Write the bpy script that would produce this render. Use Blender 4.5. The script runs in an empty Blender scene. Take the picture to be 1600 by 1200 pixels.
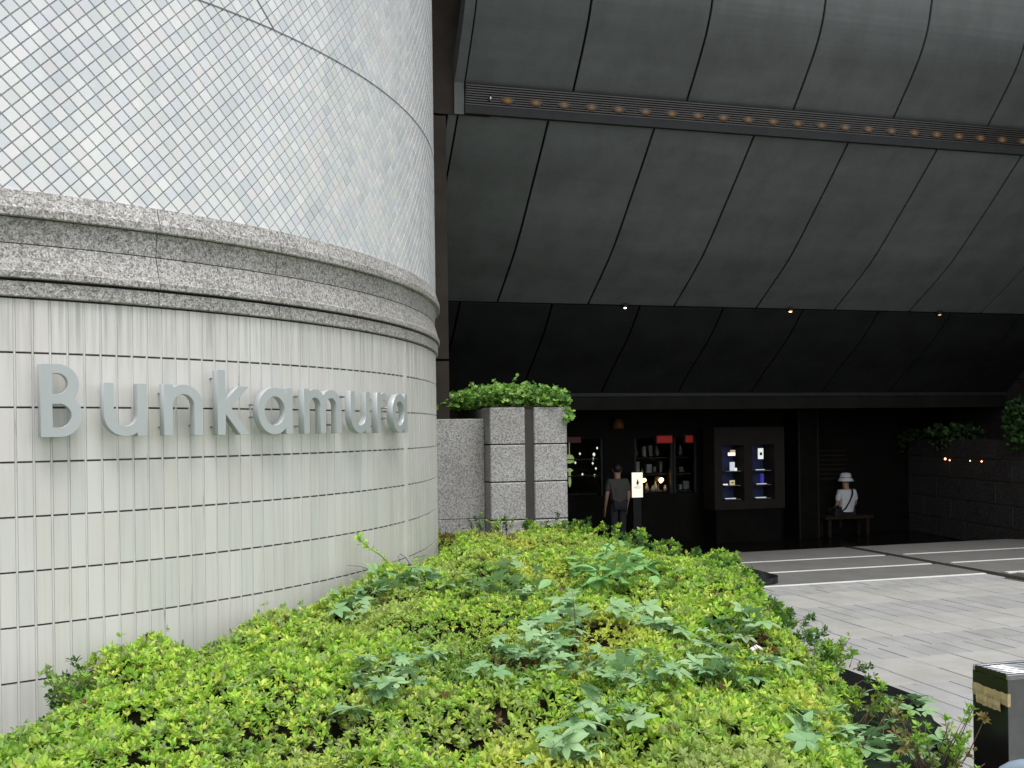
import bpy, bmesh, math, random
import numpy as np
from mathutils import Vector, Matrix

random.seed(7); RNG = np.random.default_rng(7)
scene = bpy.context.scene
COL = scene.collection
R = math.radians

# ------------------------------------------------------------------ camera
H = 2.0
cam_d = bpy.data.cameras.new('camera'); cam = bpy.data.objects.new('camera', cam_d); COL.objects.link(cam)
cam_d.sensor_width = 36.0; cam_d.lens = 36.0
cam_d.shift_y = 73.5/1600.0
cam_d.clip_start = 0.05; cam_d.clip_end = 3000
ROLL = -0.013
cam.matrix_world = Matrix.Translation((0,0,H)) @ Matrix.Rotation(R(90),4,'X') @ Matrix.Rotation(ROLL,4,'Z')
scene.camera = cam

# ------------------------------------------------------------------ light
SUN_EL, SUN_AZ = 70.0, 158.0          # azimuth clockwise from +Y
w = bpy.data.worlds.new('World'); scene.world = w; w.use_nodes = True
nt = w.node_tree; nt.nodes.clear()
sky = nt.nodes.new('ShaderNodeTexSky'); sky.sky_type = 'NISHITA'; sky.sun_disc = False
sky.sun_elevation = R(SUN_EL); sky.sun_rotation = R(SUN_AZ); sky.air_density = 1.0; sky.dust_density = 1.2; sky.ozone_density = 1.0
hsv = nt.nodes.new('ShaderNodeHueSaturation'); hsv.inputs['Saturation'].default_value = 0.14
bg = nt.nodes.new('ShaderNodeBackground'); bg.inputs['Strength'].default_value = 0.15
wo = nt.nodes.new('ShaderNodeOutputWorld')
nt.links.new(sky.outputs[0], hsv.inputs['Color']); nt.links.new(hsv.outputs[0], bg.inputs['Color']); nt.links.new(bg.outputs[0], wo.inputs['Surface'])
sd = bpy.data.lights.new('sun', 'SUN'); sd.energy = 1.5; sd.angle = R(32); sd.color = (1.0, 0.965, 0.90)
sun = bpy.data.objects.new('sun', sd); COL.objects.link(sun)
sdir = Vector((math.sin(R(SUN_AZ))*math.cos(R(SUN_EL)), math.cos(R(SUN_AZ))*math.cos(R(SUN_EL)), math.sin(R(SUN_EL))))
sun.rotation_euler = sdir.to_track_quat('Z', 'Y').to_euler()
sun.location = sdir*40
scene.view_settings.view_transform = 'Standard'; scene.view_settings.look = 'None'
scene.view_settings.exposure = 0.72; scene.view_settings.gamma = 1.0; scene.view_settings.use_curve_mapping = False
scene.render.engine = 'CYCLES'
scene.cycles.use_denoising = True
scene.cycles.max_bounces = 8; scene.cycles.diffuse_bounces = 5; scene.cycles.glossy_bounces = 4; scene.cycles.transmission_bounces = 6

# ------------------------------------------------------------------ frames
PH = math.atan(5600/1600.0)
UX, UY = math.sin(PH), math.cos(PH)            # u runs along the canopy, v into the entrance
ALPHA = math.atan2(UY, UX)
def P(u, v, z=0.0): return Vector((u*UX - v*UY, u*UY + v*UX, z))
F = 1600.0
def ray(px, py):                                # a photo pixel gives a direction
    xc = (px-800)/F; yc = (600-py)/F + 73.5/1600
    return Vector((xc*math.cos(ROLL)-yc*math.sin(ROLL), 1.0, xc*math.sin(ROLL)+yc*math.cos(ROLL)))

# ------------------------------------------------------------------ object helpers
def tag(o, label=None, cat=None, group=None, kind=None):
    if label: o['label'] = label
    if cat: o['category'] = cat
    if group: o['group'] = group
    if kind: o['kind'] = kind
    return o
def link(name, me, mat=None, parent=None, loc=None, rz=None):
    o = bpy.data.objects.new(name, me); COL.objects.link(o)
    if mat is not None and me is not None and len(me.materials) == 0: me.materials.append(mat)
    if parent is not None: o.parent = parent
    if loc is not None: o.location = loc
    if rz is not None: o.rotation_euler = (0, 0, rz)
    return o
def empty(name, loc=(0,0,0), rz=0.0, label=None, cat=None, group=None):
    o = bpy.data.objects.new(name, None); COL.objects.link(o); o.location = loc; o.rotation_euler = (0,0,rz)
    o.empty_display_size = 0.2
    return tag(o, label, cat, group)

class MB:
    def __init__(s): s.v = []; s.f = []; s.sm = []
    def add(s, vs, fs, smooth=False):
        b = len(s.v); s.v.extend([tuple(p) for p in vs])
        for f in fs: s.f.append(tuple(i+b for i in f)); s.sm.append(smooth)
        return s
    def box(s, x0, x1, y0, y1, z0, z1):
        return s.add([(x0,y0,z0),(x1,y0,z0),(x1,y1,z0),(x0,y1,z0),(x0,y0,z1),(x1,y0,z1),(x1,y1,z1),(x0,y1,z1)],
              [(0,3,2,1),(4,5,6,7),(0,1,5,4),(1,2,6,5),(2,3,7,6),(3,0,4,7)])
    def cbox(s, x0, x1, y0, y1, z0, z1, c=0.01):   # chamfered on the vertical and top edges
        o = [(x0+c,y0),(x1-c,y0),(x1,y0+c),(x1,y1-c),(x1-c,y1),(x0+c,y1),(x0,y1-c),(x0,y0+c)]
        i = [(min(max(x,x0+c),x1-c), min(max(y,y0+c),y1-c)) for x,y in o]
        k = 0.35
        i = [(a*k+b[0]*(1-k), d*k+b[1]*(1-k)) for (a,d),b in zip(o,i)]
        vs = [(x,y,z0) for x,y in o]+[(x,y,z1-c) for x,y in o]+[(x,y,z1) for x,y in i]
        fs = [tuple(range(7,-1,-1)), tuple(range(16,24))]
        for r_ in (0,8):
            for j in range(8):
                n = (j+1)%8; fs.append((r_+j, r_+n, r_+8+n, r_+8+j))
        return s.add(vs, fs)
    def prism(s, poly, z0, z1):
        n = len(poly)
        vs = [(x,y,z0) for x,y in poly]+[(x,y,z1) for x,y in poly]
        fs = [tuple(range(n-1,-1,-1)), tuple(range(n,2*n))]+[(i,(i+1)%n,n+(i+1)%n,n+i) for i in range(n)]
        return s.add(vs, fs)
    def lathe(s, prof, n=20, c=(0,0,0)):
        vs = []; m = len(prof)
        for r_, z in prof:
            for k in range(n):
                a = 2*math.pi*k/n; vs.append((c[0]+r_*math.cos(a), c[1]+r_*math.sin(a), c[2]+z))
        fs = []
        for i in range(m-1):
            for k in range(n):
                j = (k+1)%n; fs.append((i*n+k, i*n+j, (i+1)*n+j, (i+1)*n+k))
        fs.append(tuple(range(n-1,-1,-1))); fs.append(tuple(range((m-1)*n, m*n)))
        return s.add(vs, fs, True)
    def tube(s, pts, rads, n=8):
        pts = [Vector(p) for p in pts]
        if not hasattr(rads, '__len__'): rads = [rads]*len(pts)
        vs = []
        for i, p in enumerate(pts):
            d = (pts[min(i+1,len(pts)-1)]-pts[max(i-1,0)]).normalized()
            a = d.cross(Vector((0,0,1)) if abs(d.z) < 0.9 else Vector((1,0,0))).normalized(); b = d.cross(a)
            for k in range(n):
                t = 2*math.pi*k/n; vs.append(p + (a*math.cos(t)+b*math.sin(t))*rads[i])
        fs = []
        for i in range(len(pts)-1):
            for k in range(n):
                j = (k+1)%n; fs.append((i*n+k, i*n+j, (i+1)*n+j, (i+1)*n+k))
        fs.append(tuple(range(n-1,-1,-1))); fs.append(tuple(range((len(pts)-1)*n, len(pts)*n)))
        return s.add(vs, fs, True)
    def ball(s, c, rx, ry, rz, n=12, m=8):
        prof = [(max(1e-4,math.sin(math.pi*i/m)), -math.cos(math.pi*i/m)) for i in range(m+1)]
        vs = []
        for r_, z in prof:
            for k in range(n):
                a = 2*math.pi*k/n; vs.append((c[0]+rx*r_*math.cos(a), c[1]+ry*r_*math.sin(a), c[2]+rz*z))
        fs = [(i*n+k, i*n+(k+1)%n, (i+1)*n+(k+1)%n, (i+1)*n+k) for i in range(m) for k in range(n)]
        return s.add(vs, fs, True)
    def mesh(s, name):
        me = bpy.data.meshes.new(name); me.from_pydata(s.v, [], s.f); me.update()
        me.polygons.foreach_set('use_smooth', s.sm); return me
    def build(s, name, mat=None, parent=None, loc=None, rz=None): return link(name, s.mesh(name), mat, parent, loc, rz)

# ------------------------------------------------------------------ materials
def newmat(name):
    m = bpy.data.materials.new(name); m.use_nodes = True
    n = m.node_tree.nodes; b = n['Principled BSDF']; return m, m.node_tree, b
def pos(nt_): return nt_.nodes.new('ShaderNodeNewGeometry').outputs['Position']
def noise(nt_, vec, scale, detail=3, rough=0.55, stretch=None):
    if stretch:
        mp = nt_.nodes.new('ShaderNodeVectorMath'); mp.operation = 'MULTIPLY'; mp.inputs[1].default_value = stretch
        nt_.links.new(vec, mp.inputs[0]); vec = mp.outputs[0]
    n = nt_.nodes.new('ShaderNodeTexNoise'); n.inputs['Scale'].default_value = scale; n.inputs['Detail'].default_value = detail; n.inputs['Roughness'].default_value = rough
    nt_.links.new(vec, n.inputs['Vector']); return n.outputs['Fac']
def ramp(nt_, fac, stops):
    r_ = nt_.nodes.new('ShaderNodeValToRGB'); e = r_.color_ramp.elements
    while len(e) < len(stops): e.new(0.5)
    for el, (p, c) in zip(e, stops): el.position = p; el.color = (*c, 1) if len(c) == 3 else c
    nt_.links.new(fac, r_.inputs['Fac']); return r_.outputs['Color']
def mixc(nt_, a, b, fac, mode='MIX'):
    m = nt_.nodes.new('ShaderNodeMix'); m.data_type = 'RGBA'; m.blend_type = mode
    if isinstance(fac, float): m.inputs[0].default_value = fac
    else: nt_.links.new(fac, m.inputs[0])
    for s_, i in ((a,6),(b,7)):
        if isinstance(s_, tuple): m.inputs[i].default_value = (*s_, 1)
        else: nt_.links.new(s_, m.inputs[i])
    return m.outputs[2]
def bump(nt_, b, height, strength=0.3, dist=0.01):
    bn = nt_.nodes.new('ShaderNodeBump'); bn.inputs['Strength'].default_value = strength; bn.inputs['Distance'].default_value = dist
    nt_.links.new(height, bn.inputs['Height']); nt_.links.new(bn.outputs[0], b.inputs['Normal'])
def simple(name, col, rough=0.6, metal=0.0, var=0.12, scale=6.0, spec=0.5):
    m, t, b = newmat(name)
    f = noise(t, pos(t), scale, 4)
    c = ramp(t, f, [(0.3, tuple(x*(1-var) for x in col)), (0.7, tuple(min(1,x*(1+var)) for x in col))])
    t.links.new(c, b.inputs['Base Color']); b.inputs['Roughness'].default_value = rough; b.inputs['Metallic'].default_value = metal
    b.inputs['Specular IOR Level'].default_value = spec
    return m
def emis(name, col, strength):
    m, t, b = newmat(name); b.inputs['Base Color'].default_value = (*[min(1,c) for c in col], 1)
    b.inputs['Emission Color'].default_value = (*col, 1); b.inputs['Emission Strength'].default_value = strength; b.inputs['Roughness'].default_value = 0.5
    return m
def granite(name, dark, mid, light, scale=190.0, rough=0.55, bumpy=0.15, spec=0.4):
    m, t, b = newmat(name); p = pos(t)
    f1 = noise(t, p, scale, 2, 0.6); f2 = noise(t, p, scale*0.42, 2, 0.5); f3 = noise(t, p, 1.7, 4)
    c1 = ramp(t, f1, [(0.36, dark), (0.47, mid), (0.56, mid), (0.66, light)])
    c2 = ramp(t, f2, [(0.38, (0.45,0.44,0.43)), (0.55, (1,1,1))])
    c = mixc(t, c1, c2, 0.75, 'MULTIPLY')
    c3 = ramp(t, f3, [(0.3, (0.80,0.79,0.77)), (0.65, (1.0,1.0,1.0))])
    c = mixc(t, c, c3, 0.8, 'MULTIPLY')
    t.links.new(c, b.inputs['Base Color']); b.inputs['Roughness'].default_value = rough; b.inputs['Specular IOR Level'].default_value = spec
    bump(t, b, f1, bumpy, 0.002); return m
def rand_src(t, how):
    if how == 'object': return t.nodes.new('ShaderNodeObjectInfo').outputs['Random']
    return t.nodes.new('ShaderNodeNewGeometry').outputs['Random Per Island']
def tile_mat(name, how):                        # matt pale ceramic with weather streaks
    m, t, b = newmat(name); p = pos(t)
    c = ramp(t, rand_src(t, how), [(0.0, (0.62,0.625,0.61)), (0.35, (0.66,0.655,0.64)), (0.7, (0.665,0.65,0.63)), (1.0, (0.69,0.69,0.675))])
    s1 = noise(t, p, 1.0, 3, 0.6, (34,34,1.1)); s2 = noise(t, p, 1.0, 3, 0.6, (2.2,2.2,1.1))
    c = mixc(t, c, ramp(t, s1, [(0.38,(0.86,0.85,0.82)), (0.52,(1,1,1))]), 0.45, 'MULTIPLY')
    c = mixc(t, c, ramp(t, s2, [(0.34,(0.90,0.895,0.86)), (0.62,(1.0,1.0,1.0))]), 0.6, 'MULTIPLY')
    sx = t.nodes.new('ShaderNodeSeparateXYZ'); t.links.new(p, sx.inputs[0]); mr = t.nodes.new('ShaderNodeMapRange'); mr.inputs[1].default_value = 2.25; mr.inputs[2].default_value = 2.76; mr.interpolation_type = 'SMOOTHSTEP'
    t.links.new(sx.outputs[2], mr.inputs[0]); d1 = noise(t, p, 1.0, 4, 0.7, (26,26,0.7)); dm_ = t.nodes.new('ShaderNodeMath'); dm_.operation = 'MULTIPLY'; dr_ = ramp(t, d1, [(0.48,(0,0,0)),(0.66,(1,1,1))])
    t.links.new(dr_, dm_.inputs[0]); t.links.new(mr.outputs[0], dm_.inputs[1]); c = mixc(t, c, (0.40,0.39,0.36), dm_.outputs[0])
    t.links.new(c, b.inputs['Base Color']); b.inputs['Roughness'].default_value = 0.42
    bump(t, b, noise(t, p, 40, 2), 0.06, 0.002); return m
def mosaic_mat(name, how):                      # glazed white mosaic with a pearly tint
    m, t, b = newmat(name); p = pos(t)
    c = ramp(t, rand_src(t, how), [(0.0,(0.66,0.70,0.73)), (0.2,(0.75,0.77,0.755)), (0.5,(0.80,0.82,0.81)), (0.68,(0.72,0.745,0.79)), (0.82,(0.79,0.765,0.77)), (1.0,(0.86,0.875,0.865))])
    d = noise(t, p, 1.0, 3, 0.6, (3.0,3.0,1.2))
    c = mixc(t, c, ramp(t, d, [(0.36,(0.86,0.88,0.90)), (0.6,(1,1,1))]), 0.8, 'MULTIPLY')
    t.links.new(c, b.inputs['Base Color']); b.inputs['Roughness'].default_value = 0.16; b.inputs['Specular IOR Level'].default_value = 0.55
    return m
M = {}
M['tile'] = tile_mat('pale_tile', 'object'); M['tile_f'] = tile_mat('pale_tile_field', 'island')
M['mosaic'] = mosaic_mat('mosaic_glaze', 'object'); M['mosaic_f'] = mosaic_mat('mosaic_glaze_field', 'island')
def grout_mat():
    m, t, b = newmat('grout'); p = pos(t)
    f = noise(t, p, 1.0, 4, 0.65, (30,30,2.6)); c = ramp(t, f, [(0.26,(0.18,0.18,0.175)),(0.36,(0.54,0.54,0.53)),(0.6,(0.63,0.63,0.62))])
    t.links.new(c, b.inputs['Base Color']); b.inputs['Roughness'].default_value = 0.85; return m
M['grout'] = grout_mat()
M['openjoint'] = simple('open_joint', (0.045,0.043,0.04), 0.9)
M['mgrout'] = simple('mosaic_grout', (0.37,0.385,0.385), 0.8, var=0.15, scale=14)
M['seal'] = simple('sealant', (0.17,0.175,0.175), 0.7)
M['stripw'] = simple('joint_cover', (0.66,0.66,0.63), 0.4, var=0.06)
M['granite_c'] = granite('cornice_granite', (0.15,0.145,0.14), (0.46,0.45,0.435), (0.74,0.73,0.71), 95, 0.6)
M['granite_p'] = granite('pillar_granite', (0.17,0.165,0.16), (0.43,0.425,0.415), (0.68,0.68,0.67), 105, 0.5)
M['blackg'] = granite('black_granite', (0.008,0.008,0.009), (0.013,0.013,0.014), (0.03,0.03,0.03), 150, 0.22, 0.03)
M['floor'] = granite('dark_floor_stone', (0.010,0.009,0.008), (0.018,0.016,0.014), (0.035,0.03,0.028), 120, 0.20, 0.02)
M['letter'] = simple('grey_painted_metal', (0.44,0.475,0.485), 0.34, 0.1, var=0.05, scale=3)
M['steel'] = simple('brushed_steel', (0.55,0.56,0.57), 0.25, 1.0, var=0.1, scale=20)
M['pin'] = simple('steel_pin', (0.4,0.4,0.39), 0.4, 0.9)
M['darkmetal'] = simple('dark_metal', (0.03,0.031,0.032), 0.55, 0.0, spec=0.15)
M['shopdark0'] = simple('fascia_dark', (0.018,0.017,0.015), 0.7, var=0.2, scale=2, spec=0.05)
M['black'] = simple('black_void', (0.008,0.008,0.008), 0.9, spec=0.05)
M['darkwall'] = simple('dark_wall_panel', (0.04,0.034,0.029), 0.7, var=0.25, scale=2, spec=0.05)
M['soil'] = simple('soil', (0.035,0.026,0.018), 0.95, var=0.4, scale=25)
M['gravel'] = granite('gravel_strip', (0.10,0.10,0.10), (0.30,0.29,0.28), (0.5,0.5,0.5), 60, 0.9, 0.5)
M['pipe'] = simple('blue_grey_paint', (0.24,0.30,0.38), 0.35, var=0.06)

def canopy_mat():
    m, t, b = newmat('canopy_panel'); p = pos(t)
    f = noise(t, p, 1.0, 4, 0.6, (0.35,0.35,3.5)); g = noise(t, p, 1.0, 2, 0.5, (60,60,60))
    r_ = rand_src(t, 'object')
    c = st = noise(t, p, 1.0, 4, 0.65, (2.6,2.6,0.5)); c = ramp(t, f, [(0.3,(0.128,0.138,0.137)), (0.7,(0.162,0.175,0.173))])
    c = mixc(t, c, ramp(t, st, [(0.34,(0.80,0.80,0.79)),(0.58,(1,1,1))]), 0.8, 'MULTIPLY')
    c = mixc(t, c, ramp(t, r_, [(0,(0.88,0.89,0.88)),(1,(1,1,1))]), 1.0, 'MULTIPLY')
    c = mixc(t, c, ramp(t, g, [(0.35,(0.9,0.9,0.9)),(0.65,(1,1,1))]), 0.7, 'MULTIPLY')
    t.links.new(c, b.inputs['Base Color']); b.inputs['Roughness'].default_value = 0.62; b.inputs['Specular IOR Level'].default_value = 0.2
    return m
M['canopy'] = canopy_mat()
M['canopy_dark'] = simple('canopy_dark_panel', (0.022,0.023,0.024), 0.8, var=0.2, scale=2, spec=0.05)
def paver_mat(name, how, a, bcol):
    m, t, b = newmat(name); p = pos(t)
    c = ramp(t, rand_src(t, how), [(0.0,a),(1.0,bcol)])
    s = noise(t, p, 2.3, 5, 0.65); g = noise(t, p, 160, 2)
    c = mixc(t, c, ramp(t, s, [(0.32,(0.80,0.79,0.77)),(0.6,(1,1,1))]), 0.85, 'MULTIPLY')
    c = mixc(t, c, ramp(t, g, [(0.3,(0.78,0.78,0.78)),(0.62,(1.05,1.05,1.05))]), 0.6, 'MULTIPLY')
    k_ = noise(t, p, 7.0, 3, 0.5); c = mixc(t, c, ramp(t, k_, [(0.24,(0.62,0.61,0.59)),(0.31,(1,1,1))]), 0.8, 'MULTIPLY')
    t.links.new(c, b.inputs['Base Color']); b.inputs['Roughness'].default_value = 0.75
    bump(t, b, g, 0.12, 0.002); return m
LA, LB = (0.37,0.368,0.357), (0.40,0.397,0.385)
DA, DB = (0.325,0.33,0.332), (0.36,0.364,0.366)
M['pav_l'] = paver_mat('light_paver','object',LA,LB); M['pav_lf'] = paver_mat('light_paver_field','island',LA,LB)
M['pav_d'] = paver_mat('grey_paver','object',DA,DB); M['pav_df'] = paver_mat('grey_paver_field','island',DA,DB)
M['lane'] = paver_mat('grey_lane','object',(0.145,0.145,0.142),(0.155,0.155,0.152))
M['joint'] = simple('paving_joint', (0.06,0.057,0.055), 0.95)
M['white'] = simple('white_line_stone', (0.74,0.75,0.74), 0.6, var=0.08, scale=5)
M['drain'] = simple('drain_iron', (0.03,0.026,0.024), 0.6, 0.3)

def leaf_mat(name, trans=0.38, rough=0.42, spec=0.4):
    m, t, b = newmat(name)
    a = t.nodes.new('ShaderNodeVertexColor'); a.layer_name = 'Col'
    t.links.new(a.outputs['Color'], b.inputs['Base Color']); b.inputs['Roughness'].default_value = rough; b.inputs['Specular IOR Level'].default_value = spec
    tr = t.nodes.new('ShaderNodeBsdfTranslucent'); t.links.new(a.outputs['Color'], tr.inputs['Color'])
    mx = t.nodes.new('ShaderNodeMixShader'); mx.inputs[0].default_value = trans
    t.links.new(b.outputs[0], mx.inputs[1]); t.links.new(tr.outputs[0], mx.inputs[2]); t.links.new(mx.outputs[0], t.nodes['Material Output'].inputs['Surface'])
    return m
M['leaf'] = leaf_mat('leaf_blade'); M['leaf_soft'] = leaf_mat('soft_leaf_blade', 0.22, 0.5, 0.4)
def broad_leaf_mat(name, c0, c1):
    m, t, b = newmat(name); p = pos(t)
    c = ramp(t, rand_src(t,'object'), [(0,c0),(1,c1)])
    c = mixc(t, c, ramp(t, noise(t,p,45,3), [(0.3,(0.82,0.86,0.80)),(0.65,(1,1,1))]), 0.8, 'MULTIPLY')
    t.links.new(c, b.inputs['Base Color']); b.inputs['Roughness'].default_value = 0.45; b.inputs['Specular IOR Level'].default_value = 0.4
    tr = t.nodes.new('ShaderNodeBsdfTranslucent'); t.links.new(c, tr.inputs['Color'])
    mx = t.nodes.new('ShaderNodeMixShader'); mx.inputs[0].default_value = 0.22
    t.links.new(b.outputs[0], mx.inputs[1]); t.links.new(tr.outputs[0], mx.inputs[2]); t.links.new(mx.outputs[0], t.nodes['Material Output'].inputs['Surface'])
    return m
M['creeper'] = broad_leaf_mat('creeper_leaf', (0.20,0.38,0.17), (0.37,0.55,0.29))
M['weed'] = broad_leaf_mat('weed_leaf', (0.21,0.44,0.15), (0.30,0.54,0.20))
M['stem'] = simple('woody_stem', (0.10,0.065,0.04), 0.8, var=0.3, scale=60)
M['redstem'] = simple('red_stem', (0.13,0.05,0.04), 0.7)

# ------------------------------------------------------------------ rotunda plan (fitted from the tile courses)
def theta(s):
    if s < 0: return 0.632219716 + 0.238471285*s
    if s <= 5.0: return 0.632219716 + 0.238471285*s - 0.0100127751*s*s + 0.000159353205*s**3
    t5 = 0.632219716 + 0.238471285*5 - 0.0100127751*25 + 0.000159353205*125
    return t5 + 0.16*(s-5) + 0.05*(s-5)**2
DS = 0.01; S0, S1 = -2.6, 8.6
_s = np.arange(S0, S1+DS/2, DS); _th = np.array([theta(a) for a in _s])
_x = np.concatenate([[0], np.cumsum((np.cos(_th[:-1])+np.cos(_th[1:]))/2*DS)]); _y = np.concatenate([[0], np.cumsum((np.sin(_th[:-1])+np.sin(_th[1:]))/2*DS)])
i0 = int(np.argmin(abs(_s))); _x += -2.703815-_x[i0]; _y += 5.577177-_y[i0]
def W(s, off=0.0, z=0.0):
    x = np.interp(s,_s,_x); y = np.interp(s,_s,_y); t = np.interp(s,_s,_th)
    return Vector((x+off*math.sin(t), y-off*math.cos(t), z))
def Wrot(s): return float(np.interp(s,_s,_th))       # local x along the wall, local -y outwards
_px = 800+F*(_x-0.0)/_y; _imax = int(np.argmax(np.where(_s<7,_px,-1e9)))
def s_at(px): return float(np.interp(px, _px[i0-60:_imax], _s[i0-60:_imax]))
SEDGE = float(_s[_imax])

def ribbon(mb, sa, sb, prof, step=0.06, cap=True):   # prof: closed list of (off, z), swept along the wall
    n = max(1, int(math.ceil((sb-sa)/step))); m = len(prof); vs = []
    for i in range(n+1):
        s = sa+(sb-sa)*i/n
        for o, z in prof: vs.append(W(s,o,z))
    fs = []
    for i in range(n):
        for k in range(m):
            j = (k+1)%m; fs.append((i*m+k, (i+1)*m+k, (i+1)*m+j, i*m+j))
    if cap: fs.append(tuple(range(m))); fs.append(tuple(range((n+1)*m-1, n*m-1, -1)))
    mb.add(vs, fs); return mb

Z_TILE0, ROW, COLW = 0.364, 0.30, 0.0915
Z_TOP = 2.757
# ------------------------------------------------------------------ setting: ground
g = MB(); g.add([(-900,-300,-0.62),(900,-300,-0.62),(900,1500,-0.62),(-900,1500,-0.62)], [(0,1,2,3)])
link('ground', g.mesh('ground'), M['joint'])['kind'] = 'structure'
# the plaza slab that carries the paving; its far edge is the step down to the dark entrance floor
VE = 14.85
plaza = MB()
poly = [P(-30,-20), P(40,-20), P(40,10), P(13.26,VE), P(-30,VE)]
plaza.prism([(p.x,p.y) for p in poly], -0.6, -0.012)
plaza_o = plaza.build('plaza', M['joint']); plaza_o['kind'] = 'structure'

V_BANDS = []                                    # (v0, v1, kind)
vb = 11.43; first = True
edges = [11.468, 10.83, 10.02, 9.23, 8.40, 7.58, 6.78, 5.96, 5.15, 4.33, 3.5, 2.7, 1.9]
pavers = []
for bi in range(len(edges)-1):
    v1_, v0_ = edges[bi], edges[bi+1]; dark = (bi % 2 == 0)
    nrow = 2 if not (bi == 0) else 2
    hv = (v1_-v0_)/nrow; cw = 0.2275 if dark else 0.455
    for r_ in range(nrow):
        shift = 0.0 if not dark else (0.11375 if (r_+bi) % 4 == 1 else 0.0)
        k0 = int((2.0-5.69)/cw); k1 = int((15.5-5.69)/cw)
        for k in range(k0, k1):
            u0_ = 5.69+k*cw+shift
            if u0_+cw < 3.4 and v0_+r_*hv > 5.1: continue
            if u0_ < 10.13 and u0_+cw > 9.93:
                continue
            pavers.append((u0_, u0_+cw, v0_+r_*hv, v0_+(r_+1)*hv, dark))
def inframe(p):
    d = p-Vector((0,0,H)); q = cam.matrix_world.to_3x3().transposed() @ d
    if q.z > -0.3: return None
    return 800+F*q.x/-q.z, 600-F*(q.y/-q.z-73.5/1600), -q.z
vis = []; hid = []
for pv in pavers:
    c = inframe(P((pv[0]+pv[1])/2, (pv[2]+pv[3])/2, 0))
    if c and 1120 < c[0] < 1610 and 890 < c[1] < 1215: vis.append((-(pv[1]-pv[0])*(pv[3]-pv[2])/c[2]**3, pv))
    else: hid.append(pv)
vis.sort(key=lambda a: a[0])
GAP = 0.0062
shared = {}
def paver_mesh(w_, d_, dark):
    key = (round(w_,3), round(d_,3), dark)
    if key not in shared:
        mb = MB(); mb.cbox(-w_/2+GAP, w_/2-GAP, -d_/2+GAP*0.25, d_/2-GAP*0.25, -0.014, 0.0, 0.003)
        me = mb.mesh('paver'); me.materials.append(M['pav_d'] if dark else M['pav_l']); shared[key] = me
    return shared[key]
cnt = {True:0, False:0}
rest = []
for _, pv in vis:
    if sum(cnt.values()) < 300:
        cnt[pv[4]] += 1
        o = link('paver', paver_mesh(pv[1]-pv[0], pv[3]-pv[2], pv[4]), None, plaza_o, P((pv[0]+pv[1])/2,(pv[2]+pv[3])/2, random.uniform(-0.0015,0.0015)), ALPHA)
    else: rest.append(pv)
for dark in (True, False):
    mb = MB()
    for pv in rest+hid:
        if pv[4] != dark: continue
        cs = [P(pv[0]+GAP,pv[2]+GAP*0.25), P(pv[1]-GAP,pv[2]+GAP*0.25), P(pv[1]-GAP,pv[3]-GAP*0.25), P(pv[0]+GAP,pv[3]-GAP*0.25)]
        mb.prism([(c.x,c.y) for c in cs], -0.014, 0.0)
    mb.build('paver_field', M['pav_df'] if dark else M['pav_lf'], plaza_o)['kind'] = 'stuff'
# grey lanes, white stone lines and the dark drain running through them
def uvbox(name, mat, parent, u0_, u1_, v0_, v1_, z0, z1):
    mb = MB(); mb.prism([(p.x,p.y) for p in (P(u0_,v0_),P(u1_,v0_),P(u1_,v1_),P(u0_,v1_))], z0, z1); return mb.build(name, mat, parent)
lane_v = [11.55, 12.56, 12.64, 13.64, 13.72, 14.84]
DU0, DU1 = 9.945, 10.115
for a, b in ((11.555,12.555),(12.645,13.635),(13.725,14.845)):
    u_edge = 13.26 if a > 13 else 20.0
    uvbox('lane', M['lane'], plaza_o, -4.0, DU0-0.004, a, b, -0.02, 0.0)
    mb = MB(); ur = 13.2 + (VE-b)*1.45; ur2 = 13.2+(VE-a)*1.45
    mb.prism([(p.x,p.y) for p in (P(DU1+0.004,a),P(ur2,a),P(ur,b),P(DU1+0.004,b))], -0.02, 0.0); mb.build('lane', M['lane'], plaza_o)
for a, b, ww in ((11.47,11.55,0),(12.570,12.630,0),(13.650,13.708,0)):
    uvbox('white_line', M['white'], plaza_o, -4.0, DU0-0.06, a, b, -0.02, 0.003)
    uvbox('white_line', M['white'], plaza_o, DU1+0.12, 13.2+(VE-b)*1.45, a, b, -0.02, 0.003)
dr = MB()
for k in range(90):
    v_ = 2.0+k*0.1427
    pts = [P(DU0,v_),P(DU1,v_),P(DU1,v_+0.135),P(DU0,v_+0.135)]
    dr.prism([(p.x,p.y) for p in pts], -0.03, -0.004)
dr.build('drain_grating', M['drain'], plaza_o)
# dark polished entrance floor, one step lower
ZF = -0.30
fl = MB(); fl.prism([(p.x,p.y) for p in (P(-6,VE+0.0),P(30,VE),P(30,26),P(-6,26))], ZF-0.2, ZF)
flo = fl.build('entrance_floor', M['floor']); flo['kind'] = 'structure'
st = MB(); st.prism([(p.x,p.y) for p in (P(-6,VE+0.004),P(22,VE+0.004),P(22,VE+0.36),P(-6,VE+0.36))], ZF-0.1, -0.15)
st.build('step', M['floor'], flo)

# ------------------------------------------------------------------ rotunda
rot = empty('curved_building', (0,0,0), 0, 'round-cornered building wall, white diamond mosaic above a granite band and pale vertical tiles', 'building')
mb = MB(); ribbon(mb, S0, S1, [(-0.014,0.0),(-0.014,Z_TOP+0.03),(-0.5,Z_TOP+0.03),(-0.5,0.0)], 0.1); mb.build('wall', M['openjoint'], rot)
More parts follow.
